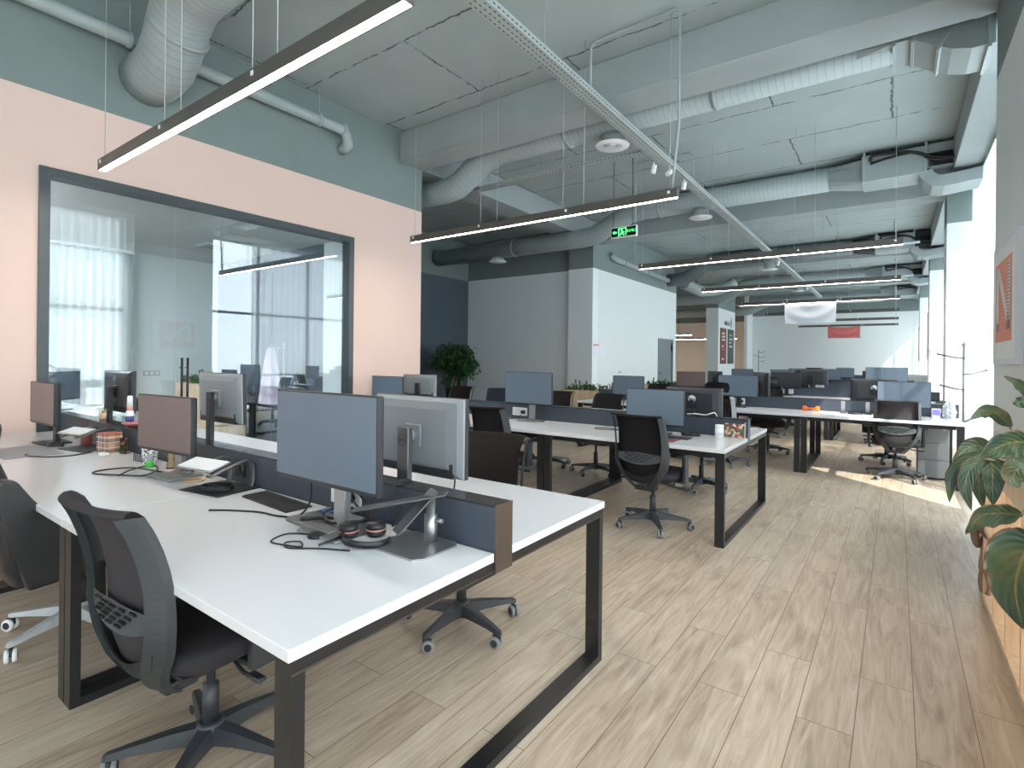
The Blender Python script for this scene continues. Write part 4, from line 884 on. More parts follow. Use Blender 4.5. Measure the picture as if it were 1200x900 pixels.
# leather executive chair
t = thing('executive_chair', 'black leather executive chair with light grey base at the front row', 'office chair', (-3.39, 0.93, 0), 0.0)
star_base(t, M_lightgrey, M_whitepl, M_tyre, r=0.32, ph=-1.15)
b = MB(); b.box(-0.25, 0.25, -0.22, 0.27, 0.38, 0.51, 0.04, 3); b.build('seat', M_leather, t)
b = MB(); rg = []
for z, y, w in ((0.36, -0.25, 0.25), (0.45, -0.29, 0.27), (0.65, -0.325, 0.275), (0.82, -0.36, 0.265), (0.9, -0.385, 0.24), (0.925, -0.39, 0.2)):
    rg.append([(w*math.copysign(abs(math.cos(a))**0.35, math.cos(a)), y+0.055*math.copysign(abs(math.sin(a))**0.6, math.sin(a)), z) for a in [2*PI*k/24 for k in range(24)]])
b.loft(rg, True, True, True); b.build('backrest', M_leather, t)
for s in (-1, 1):
    b = MB(); b.prism([(-0.27, 0.36), (-0.33, 0.56), (-0.39, 0.83), (-0.36, 0.865), (-0.31, 0.85), (-0.22, 0.69), (-0.1, 0.655), (0.2, 0.63), (0.25, 0.58), (0.22, 0.42), (0.16, 0.40)], s*0.255 if s > 0 else -0.325, 0.325 if s > 0 else -0.255, 'x')
    bmesh.ops.bevel(b.bm, geom=list(b.bm.edges), offset=0.012, segments=2, affect='EDGES', profile=0.5); b.build('armrest', M_leather, t)
b = MB(); b.tube([(0, -0.39, 0.9), (0, -0.385, 1.0)], 0.016); b.build('headrest_post', M_silver, t)
b = MB(); b.box(-0.15, 0.15, -0.05, 0.05, -0.08, 0.08, 0.045, 3, M=TRS(0, -0.375, 1.03, -0.12)); b.build('headrest', M_leather, t)
b = MB(); b.box(-0.12, 0.12, -0.14, 0.14, 0.345, 0.385, 0.01); b.build('tilt_mechanism', M_lightgrey, t)

# ================================================================== MONITORS
def monitor(x, y, zb, w, h, rz, label, back=None, post=None, badge=None, tilt=0.0, dy=0.075, base=True, zdesk=ZD, screen=None, postw=0.07, group=None):
    """screen faces local -y"""
    t = thing('monitor', label, 'monitor', (x, y, zdesk), rz, group); z0 = zb-zdesk; back = back or M_darkback; post = post or M_silver
    T = TRS(0, 0, z0+h/2, -tilt)
    b = MB(); b.box(-w/2, w/2, -0.012, 0.012, -h/2, h/2, 0.003, 1, M=T); b.build('bezel', M_bezel, t)
    b = MB(); b.box(-w/2+0.006, w/2-0.006, -0.0145, -0.0115, -h/2+0.016, h/2-0.006, M=T); b.build('screen', screen or M_screen, t)
    b = MB()
    rings = []
    for k, (f, d) in enumerate(((1.0, 0.0121), (0.985, 0.02), (0.9, 0.033), (0.7, 0.044))):
        rings.append([T @ Vector((sx*(w/2-0.002)*f, d, sz*(h/2-0.002)*f)) for sx, sz in ((-1, -1), (1, -1), (1, 1), (-1, 1))])
    b.loft(rings, True, True, False)
    b.mi = 1; b.box(-w*0.28, w*0.28, 0.024, 0.032, h/2-0.048, h/2-0.041, M=T); b.build('back_cover', [back, M_slot], t)
    b = MB(); b.box(-w*0.42, w*0.42, 0.012, 0.04, -h/2+0.002, -h/2+0.07, 0.006, 1, M=T); b.build('port_cover', M_darkback, t)
    b = MB(); b.box(-0.05, 0.05, 0.04, 0.05, -0.05, 0.05, 0.006, 1, M=T); b.lathe([(0.026, 0), (0.026, 0.02)], c=T @ Vector((0, 0.05, 0)), n=14, M=Matrix.Rotation(-PI/2, 4, 'X')); b.build('mount', M_silverback if back is M_silverback else M_bezel, t)
    zt = z0+0.07 if badge == 'disc' else z0+h/2+0.04
    b = MB(); b.box(-postw/2, postw/2, dy-0.012, dy+0.018, 0.008, zt, 0.004, 1); b.build('stand_post', post, t)
    if base: b = MB(); b.box(-0.12, 0.12, dy-0.115, dy+0.065, 0.0, 0.011, 0.004, 1); b.build('stand_base', post if post is not M_bezel else M_bezel, t)
    if badge == 'ring':
        b = MB(); b.lathe([(0.024, 0), (0.027, 0), (0.027, 0.001), (0.024, 0.001), (0.024, 0)], c=(0, dy+0.0185, zt-0.055), n=28, M=Matrix.Rotation(-PI/2, 4, 'X'), cap=False); b.build('badge_ring', M_bezel, t)
        text('badge_lettering', 'DELL', 0.021, M_bezel, TRS(0, dy+0.0185, zt-0.055, PI/2, 0, PI), t, 0.0006)
    if badge == 'backring':
        b = MB(); P0 = T @ Vector((0, 0.0445, h*0.3)); b.lathe([(0.024, 0), (0.0275, 0), (0.0275, 0.001), (0.024, 0.001), (0.024, 0)], c=P0, n=28, M=Matrix.Rotation(-PI/2, 4, 'X'), cap=False); b.build('badge_ring', M_lightgrey, t)
        text('badge_lettering', 'DELL', 0.021, M_lightgrey, TRS(P0.x, P0.y+0.0005, P0.z, PI/2, 0, PI), t, 0.0006)
    if badge == 'disc':
        b = MB(); P0 = T @ Vector((0.0, 0.0505, h*0.12)); b.lathe([(0.0, 0), (0.036, 0), (0.036, 0.0015), (0.0, 0.0015)], c=P0, n=28, M=Matrix.Rotation(-PI/2, 4, 'X'), cap=False); b.build('badge_disc', M_lightgrey, t)
        tm = TRS(P0.x, P0.y+0.002, P0.z, PI/2, 0, PI) @ Matrix.Shear('XY', 4, (0.2, 0)) if False else TRS(P0.x, P0.y+0.002, P0.z, PI/2, 0, PI)
        text('badge_lettering', 'hp', 0.05, M_darkback, tm, t, 0.0006)
    return t
# front row
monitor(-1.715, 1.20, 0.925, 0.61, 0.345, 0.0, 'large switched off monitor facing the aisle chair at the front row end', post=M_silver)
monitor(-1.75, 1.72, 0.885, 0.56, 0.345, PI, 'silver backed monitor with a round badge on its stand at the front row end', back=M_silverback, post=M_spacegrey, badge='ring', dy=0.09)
monitor(-3.19, 1.24, 0.88, 0.53, 0.305, 0.10, 'monitor with a painted brown reflection beside the raised white keyboard', post=M_silver, screen=M_reflscreen)
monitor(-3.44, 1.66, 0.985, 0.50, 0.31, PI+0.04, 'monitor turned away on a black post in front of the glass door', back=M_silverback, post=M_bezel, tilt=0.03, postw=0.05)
monitor(-5.1, 1.17, 0.885, 0.54, 0.31, 0.02, 'monitor with a painted brown reflection beside the pink wall and the tartan box', post=M_bezel, screen=M_reflscreen)
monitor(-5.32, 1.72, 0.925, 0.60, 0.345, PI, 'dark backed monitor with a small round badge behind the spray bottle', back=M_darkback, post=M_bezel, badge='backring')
# second row
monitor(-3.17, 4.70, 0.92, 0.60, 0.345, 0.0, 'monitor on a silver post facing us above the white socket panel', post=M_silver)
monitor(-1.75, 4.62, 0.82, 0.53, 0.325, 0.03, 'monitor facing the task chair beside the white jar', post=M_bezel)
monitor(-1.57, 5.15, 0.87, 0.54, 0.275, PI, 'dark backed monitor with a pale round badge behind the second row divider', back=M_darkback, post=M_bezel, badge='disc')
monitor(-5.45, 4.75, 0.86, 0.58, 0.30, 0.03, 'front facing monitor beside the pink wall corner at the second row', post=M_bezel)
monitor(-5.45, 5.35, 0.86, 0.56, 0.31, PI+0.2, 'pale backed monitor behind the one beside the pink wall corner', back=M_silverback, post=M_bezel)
# third row
monitor(-1.86, 8.18, 0.885, 0.54, 0.315, 0.0, 'blue tinted monitor beside the white socket panel of the dumbbell desk', post=M_bezel)
monitor(-1.65, 8.75, 0.86, 0.54, 0.38, PI-1.0, 'dark monitor turned sideways right of the blue tinted one', post=M_bezel)
monitor(0.075, 8.05, 0.855, 0.53, 0.32, 0.0, 'large monitor above the task chair in the sun patch', post=M_bezel)
monitor(-0.24, 8.7, 0.87, 0.54, 0.31, PI, 'dark backed monitor with a pale round badge behind the two silver stand arms', back=M_darkback, post=M_bezel, badge='disc')
monitor(-3.6, 8.3, 0.80, 0.55, 0.345, 0.0, 'monitor standing in front of the white side wall between the planters', post=M_bezel)
# fourth row
monitor(-1.74, 11.55, 0.895, 0.52, 0.305, 0.0, 'black screened monitor in the fourth desk row above its white sockets', post=M_bezel, screen=M_darkback)
monitor(-1.36, 12.2, 0.95, 0.53, 0.30, PI, 'dark monitor back in the fourth desk row beside the black screened one', back=M_darkback, post=M_bezel)
monitor(-0.14, 11.6, 1.03, 0.62, 0.29, 0.0, 'raised wide monitor in the fourth row rising above the sunlit chair monitor', post=M_bezel)
monitor(0.22, 12.2, 0.87, 0.5, 0.32, PI, 'pale backed monitor beside the first window side column', back=M_lightgrey, post=M_bezel)
monitor(-3.6, 11.6, 0.84, 0.6, 0.33, 0.0, 'monitor with a painted brown reflection beside the planter at the white side wall', post=M_bezel, screen=M_reflscreen)
monitor(-3.25, 12.2, 0.84, 0.5, 0.34, PI-0.7, 'dark monitor turned sideways beside the one with the painted brown reflection', post=M_bezel)
far = [(-2.35, 15.0, 0, 'far grey monitor in the fifth desk row, half hidden by the black screened one'), (-1.65, 15.0, 0, 'grey monitor in the fifth desk row right of the black screened one'), (-3.3, 15.0, 0, 'monitor in the fifth desk row behind the blue tinted one'), (-1.6, 18.5, 0, 'blue grey monitor in the sixth desk row'), (-2.45, 18.5, 0, 'monitor in the sixth desk row nearer the lobby column'),
       (-1.45, 22.0, 0, 'dark monitor in the seventh desk row'), (-2.4, 22.0, PI, 'monitor turned away in the seventh desk row'), (-1.7, 25.4, PI, 'pale monitor back in the last desk row'), (-0.4, 15.6, PI, 'monitor turned away in the fifth desk row on the window side'), (-2.0, 15.6, PI, 'monitor turned away in the fifth desk row behind the grey one')]
for x, y, rz, lab in far: monitor(x, y, 0.87, 0.54, 0.335, rz, lab, post=M_bezel, back=M_lightgrey if 'pale' in lab else M_darkback)
# sockets in the dividers
for x, y, lab, pl in ((-1.9, RY[0]+0.76, 'white socket panel behind the large front row monitor', True), (-3.42, RY[1]+0.76, 'white socket panel beside the lone silver monitor post', True), (-1.9, RY[2]+0.76, 'white socket panel on the divider of the dumbbell desk', True), (-1.75, RY[3]+0.76, 'white socket panel below the black screened monitor', False), (-1.55, RY[4]+0.76, 'white socket panel in the fifth desk row', False)):
    sockets(x, y, lab, pl)
t = sockets(-2.78, RY[0]+0.76, 'dark round cable outlet in the divider behind the raised white keyboard', False, n=1, w=0.09)
for c in t.children: c.data.materials[0] = M_dtop

# ================================================================== THINGS ON THE FRONT ROW
def keyboard(x, y, z, w, d, rz, label, body, keym, rx=0.0):
    t = thing('keyboard', label, 'keyboard', (x, y, z), rz); T = TRS(0, 0, 0, rx)
    b = MB(); b.box(-w/2, w/2, -d/2, d/2, 0, 0.008, 0.003, 1, M=T); b.build('keyboard_body', body, t)
    b = MB(); nx = int(w/0.019); ny = 5
    for r_ in range(ny):
        for c_ in range(nx):
            if r_ == 0 and nx*0.28 < c_ < nx*0.62: continue
            xa = -w/2+0.006+c_*(w-0.012)/nx; ya = -d/2+0.008+r_*(d-0.014)/ny
            b.box(xa+0.001, xa+(w-0.012)/nx-0.001, ya+0.001, ya+(d-0.014)/ny-0.001, 0.008, 0.0115, M=T)
    xa = -w/2+0.006+(w-0.012)*0.3; b.box(xa, xa+(w-0.012)*0.32, -d/2+0.009, -d/2+0.007+(d-0.014)/ny, 0.008, 0.0115, M=T)
    b.build('keys', keym, t); return t
M_key = mat('black keys', (40, 38, 42), 0.5, noise=0.1); M_wkey = mat('white keys', (238, 240, 242), 0.4, noise=0.01)
keyboard(-2.28, 1.34, ZD, 0.40, 0.125, -0.05, 'black keyboard lying in front of the front row divider', M_bezel, M_key)
# aluminium laptop stand with white keyboard
def arm_stand(loc, rz, label, m):
    t = thing('laptop_stand', label, 'laptop stand', loc, rz)
    b = MB(); b.box(-0.15, 0.15, -0.12, 0.11, 0, 0.006, 0.002, 1); b.build('stand_base', M_bezel, t)
    for s in (-1, 1):
        b = MB(); pts = [(s*0.09, 0.09, 0.006), (s*0.09, 0.105, 0.03), (s*0.09, 0.105, 0.10), (s*0.09, 0.085, 0.135), (s*0.09, 0.03, 0.135), (s*0.09, -0.1, 0.098), (s*0.09, -0.125, 0.09), (s*0.09, -0.13, 0.1)]
        P = smooth_path(pts, 4); rings = []
        for i, p in enumerate(P):
            tn = (P[min(i+1, len(P)-1)]-P[max(i-1, 0)]).normalized(); n = Vector((0, -tn.z, tn.y)); wv = Vector((0.016, 0, 0))
            rings.append([p-wv-n*0.0025, p+wv-n*0.0025, p+wv+n*0.0025, p-wv+n*0.0025])
        b.loft(rings, True, True, True); b.build('stand_arm', m, t)
    return t
arm_stand((-2.72, 1.31, ZD), 0.15, 'laptop stand with two curved metal arms over a coiled cable', M_spacegrey)
keyboard(-2.78, 1.25, ZD+0.118, 0.27, 0.115, 0.15, 'white keyboard propped on the curved metal laptop stand', M_silver, M_wkey, 0.28)
def coil(name, label, c, r, turns, rad, m, z0=0.0, squash=0.8):
    pts = []
    for i in range(turns*14+1):
        a = 2*PI*i/14; k = 1+0.12*math.sin(i*0.9); pts.append((r*k*math.cos(a), r*k*squash*math.sin(a), rad+rad*1.2*(i/14)*0.8))
    b = MB(); b.tube(pts, rad, 6); o = b.build(name, m); o.location = (c[0], c[1], c[2]+z0); return tag(o, label, 'cable')
coil('coiled_cable', 'black coiled cable lying on the base of the curved metal laptop stand', (-2.70, 1.28, ZD+0.006), 0.075, 4, 0.0045, M_cable)
t = thing('coaster', 'round cork coaster beside the raised white keyboard', 'coaster', (-3.0, 1.3, ZD)); b = MB(); b.lathe([(0.05, 0), (0.052, 0.004), (0.05, 0.008), (0.0, 0.008)], n=24, cap=False); b.build('cork_disc', M_bark, t)
b = MB(); b.lathe([(0.043, 0.0081), (0.046, 0.0095), (0.049, 0.0081)], n=24, cap=False); b.build('rim', M_wood, t)
tube_thing('cable', 'black cable with a white plug tip lying before the black keyboard', 'cable', [(-2.37, 1.09, ZD+0.004), (-2.3, 1.14, ZD+0.004), (-2.18, 1.2, ZD+0.005), (-2.05, 1.22, ZD+0.006), (-1.98, 1.26, ZD+0.01), (-1.96, 1.3, ZD+0.06), (-1.95, 1.3, ZD+0.16)], 0.004, M_cable)
# closed silver laptop under the monitor
t = thing('laptop', 'closed silver laptop under the large front row monitor with a blue paper on it', 'laptop', (-1.82, 1.31, ZD), -0.05)
b = MB(); b.box(-0.16, 0.14, -0.11, 0.09, 0.0, 0.009, 0.003, 1); b.build('laptop_base', M_silver, t); b = MB(); b.box(-0.16, 0.14, -0.11, 0.09, 0.0095, 0.016, 0.003, 1); b.build('laptop_lid', M_silver, t)
t = thing('paper_scrap', 'crumpled blue paper lying on the closed laptop', 'paper', (-1.91, 1.36, ZD+0.0165), 0.3)
b = MB(); b.grid(lambda u, v: (0.09*(u-0.5), 0.045*(v-0.5), 0.004+0.006*math.sin(u*9)*math.cos(v*7)), 10, 6, 0.0012); b.build('sheet', mat('blue paper', (90, 130, 196), 0.6, noise=0.1, scale=30), t)
# tangle of cables
tp = [(-1.86, 1.42, 0.83), (-1.83, 1.36, 0.80), (-1.86, 1.30, 0.775), (-1.75, 1.26, 0.765), (-1.66, 1.33, 0.775), (-1.72, 1.4, 0.80), (-1.8, 1.4, 0.87)]
tube_thing('cable', 'thick black cable looping behind the large front row monitor stand', 'cable', tp, 0.0055, M_cable)
tube_thing('cable', 'black cable falling from the socket panel behind the large monitor', 'cable', [(-1.84, 1.42, 0.815), (-1.8, 1.34, 0.86), (-1.72, 1.33, 0.84), (-1.7, 1.38, 0.77), (-1.6, 1.38, 0.765)], 0.0045, M_cable)
tube_thing('cable', 'black cable hanging over the divider behind the headset', 'cable', [(-1.60, 1.52, 0.906), (-1.60, 1.45, 0.908), (-1.58, 1.425, 0.87), (-1.56, 1.42, 0.80), (-1.57, 1.40, 0.75)], 0.0045, M_cable)
tube_thing('cable', 'black cable ending in a plug on the closed laptop', 'cable', [(-1.9, 1.22, 0.762), (-1.86, 1.26, 0.764), (-1.8, 1.29, 0.768), (-1.7, 1.30, 0.767), (-1.66, 1.36, 0.77)], 0.007, M_cable)
tube_thing('cable', 'black cable hanging from the silver backed monitor', 'cable', [(-1.58, 1.77, 0.93), (-1.575, 1.76, 0.84), (-1.56, 1.72, 0.77), (-1.52, 1.69, 0.746)], 0.004, M_cable)
# headset
t = thing('headset', 'black headset with red ringed ear cups lying beside the silver laptop stand', 'headset', (-1.53, 1.24, ZD), 0.25)
b = MB(); P = [(0.085*math.cos(a), 0.075*math.sin(a), 0.012+0.012*math.sin(a/2)) for a in [PI*1.02+k*PI*1.15/16 for k in range(17)]]
rings = []
for i, p in enumerate([Vector(q) for q in P]):
    rad = Vector((p.x, p.y, 0)).normalized(); rings.append([p-rad*0.004+Vector((0, 0, -0.011)), p+rad*0.004+Vector((0, 0, -0.011)), p+rad*0.004+Vector((0, 0, 0.011)), p-rad*0.004+Vector((0, 0, 0.011))])
b.loft(rings, True, True, True); b.build('headband', M_bezel, t)
for (cx, cy) in ((-0.09, 0.02), (-0.01, 0.075)):
    b = MB(); b.lathe([(0.03, 0), (0.036, 0.008), (0.036, 0.02), (0.034, 0.022)], c=(cx, cy, 0.004), n=22); b.mi = 1; b.lathe([(0.0365, 0.0215), (0.0365, 0.0255)], c=(cx, cy, 0.004), n=22); b.mi = 0; b.lathe([(0.035, 0.026), (0.037, 0.034), (0.034, 0.046), (0.0, 0.05)], c=(cx, cy, 0.004), n=22, cap=False)
    b.build('ear_cup', [M_bezel, M_red], t)
b = MB(); b.tube(smooth_path([(-0.09, 0.0, 0.02), (-0.1, -0.04, 0.012), (-0.12, -0.1, 0.008)], 4), 0.005, 8); b.build('microphone_boom', M_bezel, t)
t = thing('headset_controller', 'small round black cable controller in front of the closed laptop', 'controller', (-1.72, 1.17, ZD))
b = MB(); b.lathe([(0.03, 0), (0.033, 0.006), (0.03, 0.013), (0.0, 0.015)], n=22, cap=False); b.build('controller_body', M_bezel, t); b = MB(); b.lathe([(0.014, 0.0145), (0.012, 0.017), (0.0, 0.018)], n=16, cap=False); b.build('button', M_key, t)
tube_thing('cable', 'thin headset cable looped on the white desk corner', 'cable', [(-1.74, 1.17, ZD+0.006), (-1.83, 1.12, ZD+0.003), (-1.80, 1.04, ZD+0.003), (-1.72, 1.05, ZD+0.004), (-1.66, 1.07, ZD+0.006), (-1.70, 1.09, ZD+0.009), (-1.74, 1.06, ZD+0.006), (-1.69, 1.04, ZD+0.004), (-1.6, 1.10, ZD+0.004), (-1.5, 1.15, ZD+0.004)], 0.003, M_cable)
# silver laptop stand with foldable plate
t = thing('laptop_stand', 'silver laptop stand with a v shaped plate on a round post beside the divider end', 'laptop stand', (-1.37, 1.345, ZD))
b = MB(); pts = [(-0.125, -0.13), (0.1, -0.13), (0.125, -0.10), (0.125, 0.06), (0.1, 0.085), (-0.1, 0.085), (-0.125, 0.06)]; b.prism(pts, 0, 0.006, 'z'); b.build('stand_base', M_silver, t)
b = MB(); b.lathe([(0.024, 0.006), (0.024, 0.10), (0.016, 0.101), (0.016, 0.16)], c=(0.02, 0.04, 0), n=22); b.lathe([(0.008, 0), (0.008, 0.03)], c=(0.045, 0.04, 0.085), n=10, M=Matrix.Rotation(PI/2, 4, 'Y')); b.build('post', M_silver, t)
b = MB(); Tm = TRS(-0.02, 0.03, 0.165, 0.12, 0.30, 0.0)
b.box(-0.30, 0.05, -0.03, 0.03, 0, 0.006, 0.002, 1, M=TRS(0.04, 0.03, 0.168, 0.0, -0.20, 0.55)); b.box(-0.165, 0.03, -0.034, 0.034, 0, 0.006, 0.002, 1, M=TRS(0.02, 0.03, 0.165, 0.0, -0.75, 1.15)); b.build('support_arm', M_spacegrey, t)
# far part of the front row
t = thing('mouse', 'black mouse beside the pink wall on the front row', 'mouse', (-4.9, 1.19, ZD), 0.6)
b = MB(); rr = []
for k in range(7): f = math.sin(PI*(0.08+0.84*k/6))**0.5; xx = -0.055+0.11*k/6; rr.append([(xx, 0.032*f*math.cos(a), max(0, 0.034*f*math.sin(a))) for a in [2*PI*j/14 for j in range(14)]])
b.loft(rr, True, True, True); b.build('mouse_body', M_bezel, t); b = MB(); b.lathe([(0.006, -0.003), (0.006, 0.003)], c=(0.03, 0, 0.031), n=10, M=Matrix.Rotation(PI/2, 4, 'X')); b.build('scroll_wheel', M_tyre, t)
t = thing('mouse_pad', 'grey mouse pad at the pink wall end of the front row', 'mouse pad', (-4.75, 1.02, ZD)); b = MB(); b.box(-0.3, 0.24, -0.17, 0.12, 0, 0.004, 0.0015, 1); b.build('pad', mat('grey felt', (150, 150, 156), 0.85, noise=0.1, scale=200), t); b = MB(); b.box(-0.302, 0.242, -0.172, 0.122, 0.0, 0.0015); b.build('rubber_base', M_cable, t)
arm_stand((-4.62, 1.31, ZD), 0.2, 'laptop stand between the pink wall monitor and the tartan box', M_spacegrey)
keyboard(-4.66, 1.25, ZD+0.118, 0.27, 0.115, 0.2, 'white keyboard propped beside the tartan box', M_silver, M_wkey, 0.28)
t = thing('gift_box', 'tartan patterned box standing on the front row desk', 'box', (-4.33, 1.34, ZD), 0.15); b = MB(); b.box(-0.062, 0.062, -0.05, 0.05, 0, 0.125, 0.003, 1); b.build('box_body', M_tartan, t); b = MB(); b.box(-0.064, 0.064, -0.052, 0.052, 0.1255, 0.134, 0.003, 1); b.build('lid', M_tartan, t)
t = thing('card_stand', 'curved printed card leaning beside the tartan box', 'card', (-4.2, 1.37, ZD), 0.2); b = MB(); b.grid(lambda u, v: (0.05*(u-0.5), 0.03*math.cos(PI*(u-0.5)), 0.105*v), 8, 2, 0.002); b.build('card', M_photo, t); b = MB(); b.box(-0.03, 0.03, 0.0, 0.045, 0, 0.003); b.build('foot', M_bezel, t)
t = thing('power_adapter', 'small white power adapter in front of the tartan box', 'adapter', (-4.2, 1.27, ZD), 0.2); b = MB(); b.box(-0.035, 0.025, -0.02, 0.02, 0, 0.022, 0.006); b.build('adapter_body', M_whitepl, t); b = MB(); b.box(0.026, 0.05, -0.012, 0.012, 0.003, 0.018, 0.003, 1); b.build('plug', M_whitepl, t)
tube_thing('cable', 'black cable curving from the mouse pad towards the tartan box', 'cable', [(-4.62, 0.98, ZD+0.006), (-4.55, 0.96, ZD+0.004), (-4.4, 1.03, ZD+0.004), (-4.35, 1.15, ZD+0.004), (-4.42, 1.27, ZD+0.004)], 0.004, M_cable)
tube_thing('cable', 'folded black cable lying in the middle of the front row desk', 'cable', [(-3.28, 1.30, ZD+0.004), (-3.45, 1.27, ZD+0.004), (-3.6, 1.22, ZD+0.008), (-3.66, 1.1, ZD+0.005), (-3.6, 1.04, ZD+0.004), (-3.42, 1.12, ZD+0.006), (-3.3, 1.18, ZD+0.01), (-3.45, 1.3, ZD+0.006), (-3.62, 1.33, ZD+0.004), (-3.5, 1.18, ZD+0.012), (-3.42, 1.1, ZD+0.006)], 0.004, M_cable)
t = thing('spray_bottle', 'white bottle with a red band standing on the divider behind the tartan box', 'bottle', (-4.46, 1.5, 0.905)); b = MB(); b.lathe([(0.02, 0), (0.026, 0.004), (0.026, 0.085), (0.018, 0.1)], n=18); b.build('bottle_body', M_whitepl, t); b = MB(); b.lathe([(0.0265, 0.02), (0.0265, 0.06)], n=18); b.build('bottle_label', mat('blue label', (66, 76, 128), 0.5, noise=0.3, scale=60), t); b = MB(); b.lathe([(0.0185, 0.1), (0.0185, 0.125)], n=18); b.build('neck_band', M_red, t); b = MB(); b.lathe([(0.018, 0.1255), (0.017, 0.2), (0.012, 0.205)], n=18); b.build('cap', M_whitepl, t)
t = thing('dish', 'pink dish lying on the divider behind the tartan box', 'dish', (-4.36, 1.49, 0.902)); b = MB(); b.lathe([(0.03, 0.0), (0.055, 0.012), (0.07, 0.022), (0.066, 0.022), (0.05, 0.014), (0.0, 0.006)], n=22, cap=False); b.build('bowl', mat('pink glaze', (206, 128, 134), 0.4, noise=0.05), t); b = MB(); b.lathe([(0.066, 0.0215), (0.072, 0.0225), (0.066, 0.0245)], n=22, cap=False); b.build('rim', mat('pink rim', (224, 150, 156), 0.4, noise=0.05), t)
t = thing('potted_plant', 'tiny yellow green plant in a wooden pot at the pink wall end of the divider', 'plant', (-5.0, 1.5, 0.902)); b = MB(); b.lathe([(0.022, 0), (0.026, 0.05), (0.022, 0.05)], n=14); b.build('pot', M_wood, t); b = MB()
for k in range(16): a = k*2.4; r_ = 0.012+0.002*k; b.grid(lambda u, v: (math.cos(a)*r_*(0.3+1.2*u)+0.008*(v-0.5)*math.sin(a), math.sin(a)*r_*(0.3+1.2*u)-0.008*(v-0.5)*math.cos(a), 0.045+0.05*u*(1.2-u)+0.001*k), 4, 2)
b.build('foliage', mat('yellow green leaf', (150, 156, 84), 0.6, noise=0.2), t)
t = thing('tent_card', 'folded white tent card with red writing on the divider', 'card', (-3.97, 1.5, 0.902), 0.5); b = MB()
for s in (-1, 1): b.box(-0.06, 0.06, -0.0008, 0.0008, 0, 0.075, M=TRS(0, s*0.024, 0, s*0.33))
b.build('card', M_paper, t); text('lettering', 'ALERT', 0.03, M_red, TRS(0, -0.019, 0.048, PI/2-0.33), t, 0.0004); text('lettering', 'EXIT', 0.016, M_red, TRS(0, -0.026, 0.022, PI/2-0.33), t, 0.0004)
for c in list(t.children):
    if c.name.startswith('lettering'): bpy.data.objects.remove(c)
b = MB()
for zz, n_, hh in ((0.048, 4, 0.016), (0.026, 5, 0.008)):
    for k in range(n_): b.box(-0.03+k*0.06/n_, -0.03+(k+0.75)*0.06/n_, -0.0015, -0.0009, zz, zz+hh, M=TRS(0, -0.024, 0, -0.33))
b.build('lettering', M_red, t)
t = thing('pen_cup', 'white pen cup with a dark lattice pattern under the screen with the painted brown reflection', 'cup', (-3.72, 1.36, ZD)); b = MB(); b.lathe([(0.036, 0), (0.045, 0.095), (0.042, 0.095), (0.034, 0.006)], n=20, cap=False); b.build('cup_body', M_check, t); b = MB(); b.tube([(0.01, 0, 0.01), (0.02, 0.01, 0.13)], 0.004, 6); b.tube([(-0.01, 0.01, 0.01), (-0.022, 0.0, 0.12)], 0.004, 6); b.build('pen', mat('yellow pen', (206, 206, 120), 0.5, noise=0.05), t)
t = thing('bottle', 'small bottle with a bright green cap under the screen with the painted brown reflection', 'bottle', (-3.56, 1.30, ZD)); b = MB(); b.lathe([(0.02, 0), (0.022, 0.03), (0.016, 0.04)], n=16); b.build('cap', mat('bright green plastic', (88, 206, 92), 0.4, noise=0.03), t); b = MB(); b.lathe([(0.015, 0.0405), (0.017, 0.055), (0.014, 0.08), (0.0, 0.082)], n=16, cap=False); b.build('bottle_body', M_lightgrey, t)
t = thing('figurine', 'small tan wooden figurine beside the monitor foot under the screen with the painted brown reflection', 'figurine', (-3.45, 1.37, ZD)); b = MB(); b.lathe([(0.02, 0), (0.022, 0.02), (0.012, 0.05), (0.018, 0.065), (0.014, 0.085), (0.0, 0.09)], n=14, cap=False); b.build('figure_body', M_bark, t); b = MB(); b.lathe([(0.024, 0.0), (0.024, 0.006)], n=14); b.build('foot', M_soil, t)
t = thing('wire_rack', 'small wire rack in front of the pen cup', 'rack', (-3.82, 1.33, ZD), 0.1); b = MB()
for k in range(4): b.tube(smooth_path([(-0.05+k*0.033, 0, 0.001), (-0.045+k*0.033, 0, 0.05), (-0.035+k*0.033, 0, 0.05), (-0.03+k*0.033, 0, 0.001)], 4), 0.0018, 6)
b.build('wire_loop', M_cable, t); b = MB(); b.tube([(-0.055, 0, 0.0025), (0.075, 0, 0.0025)], 0.002, 6); b.build('base_bar', M_cable, t)
t = thing('storage_tin', 'small dark tin behind the pink wall monitor', 'tin', (-4.85, 1.36, ZD)); b = MB(); b.lathe([(0.035, 0), (0.035, 0.07)], n=16); b.build('tin_body', mat('maroon tin', (120, 60, 56), 0.5, noise=0.2, scale=30), t); b = MB(); b.lathe([(0.037, 0.0705), (0.037, 0.085), (0.0, 0.087)], n=16, cap=False); b.build('lid', M_bezel, t)

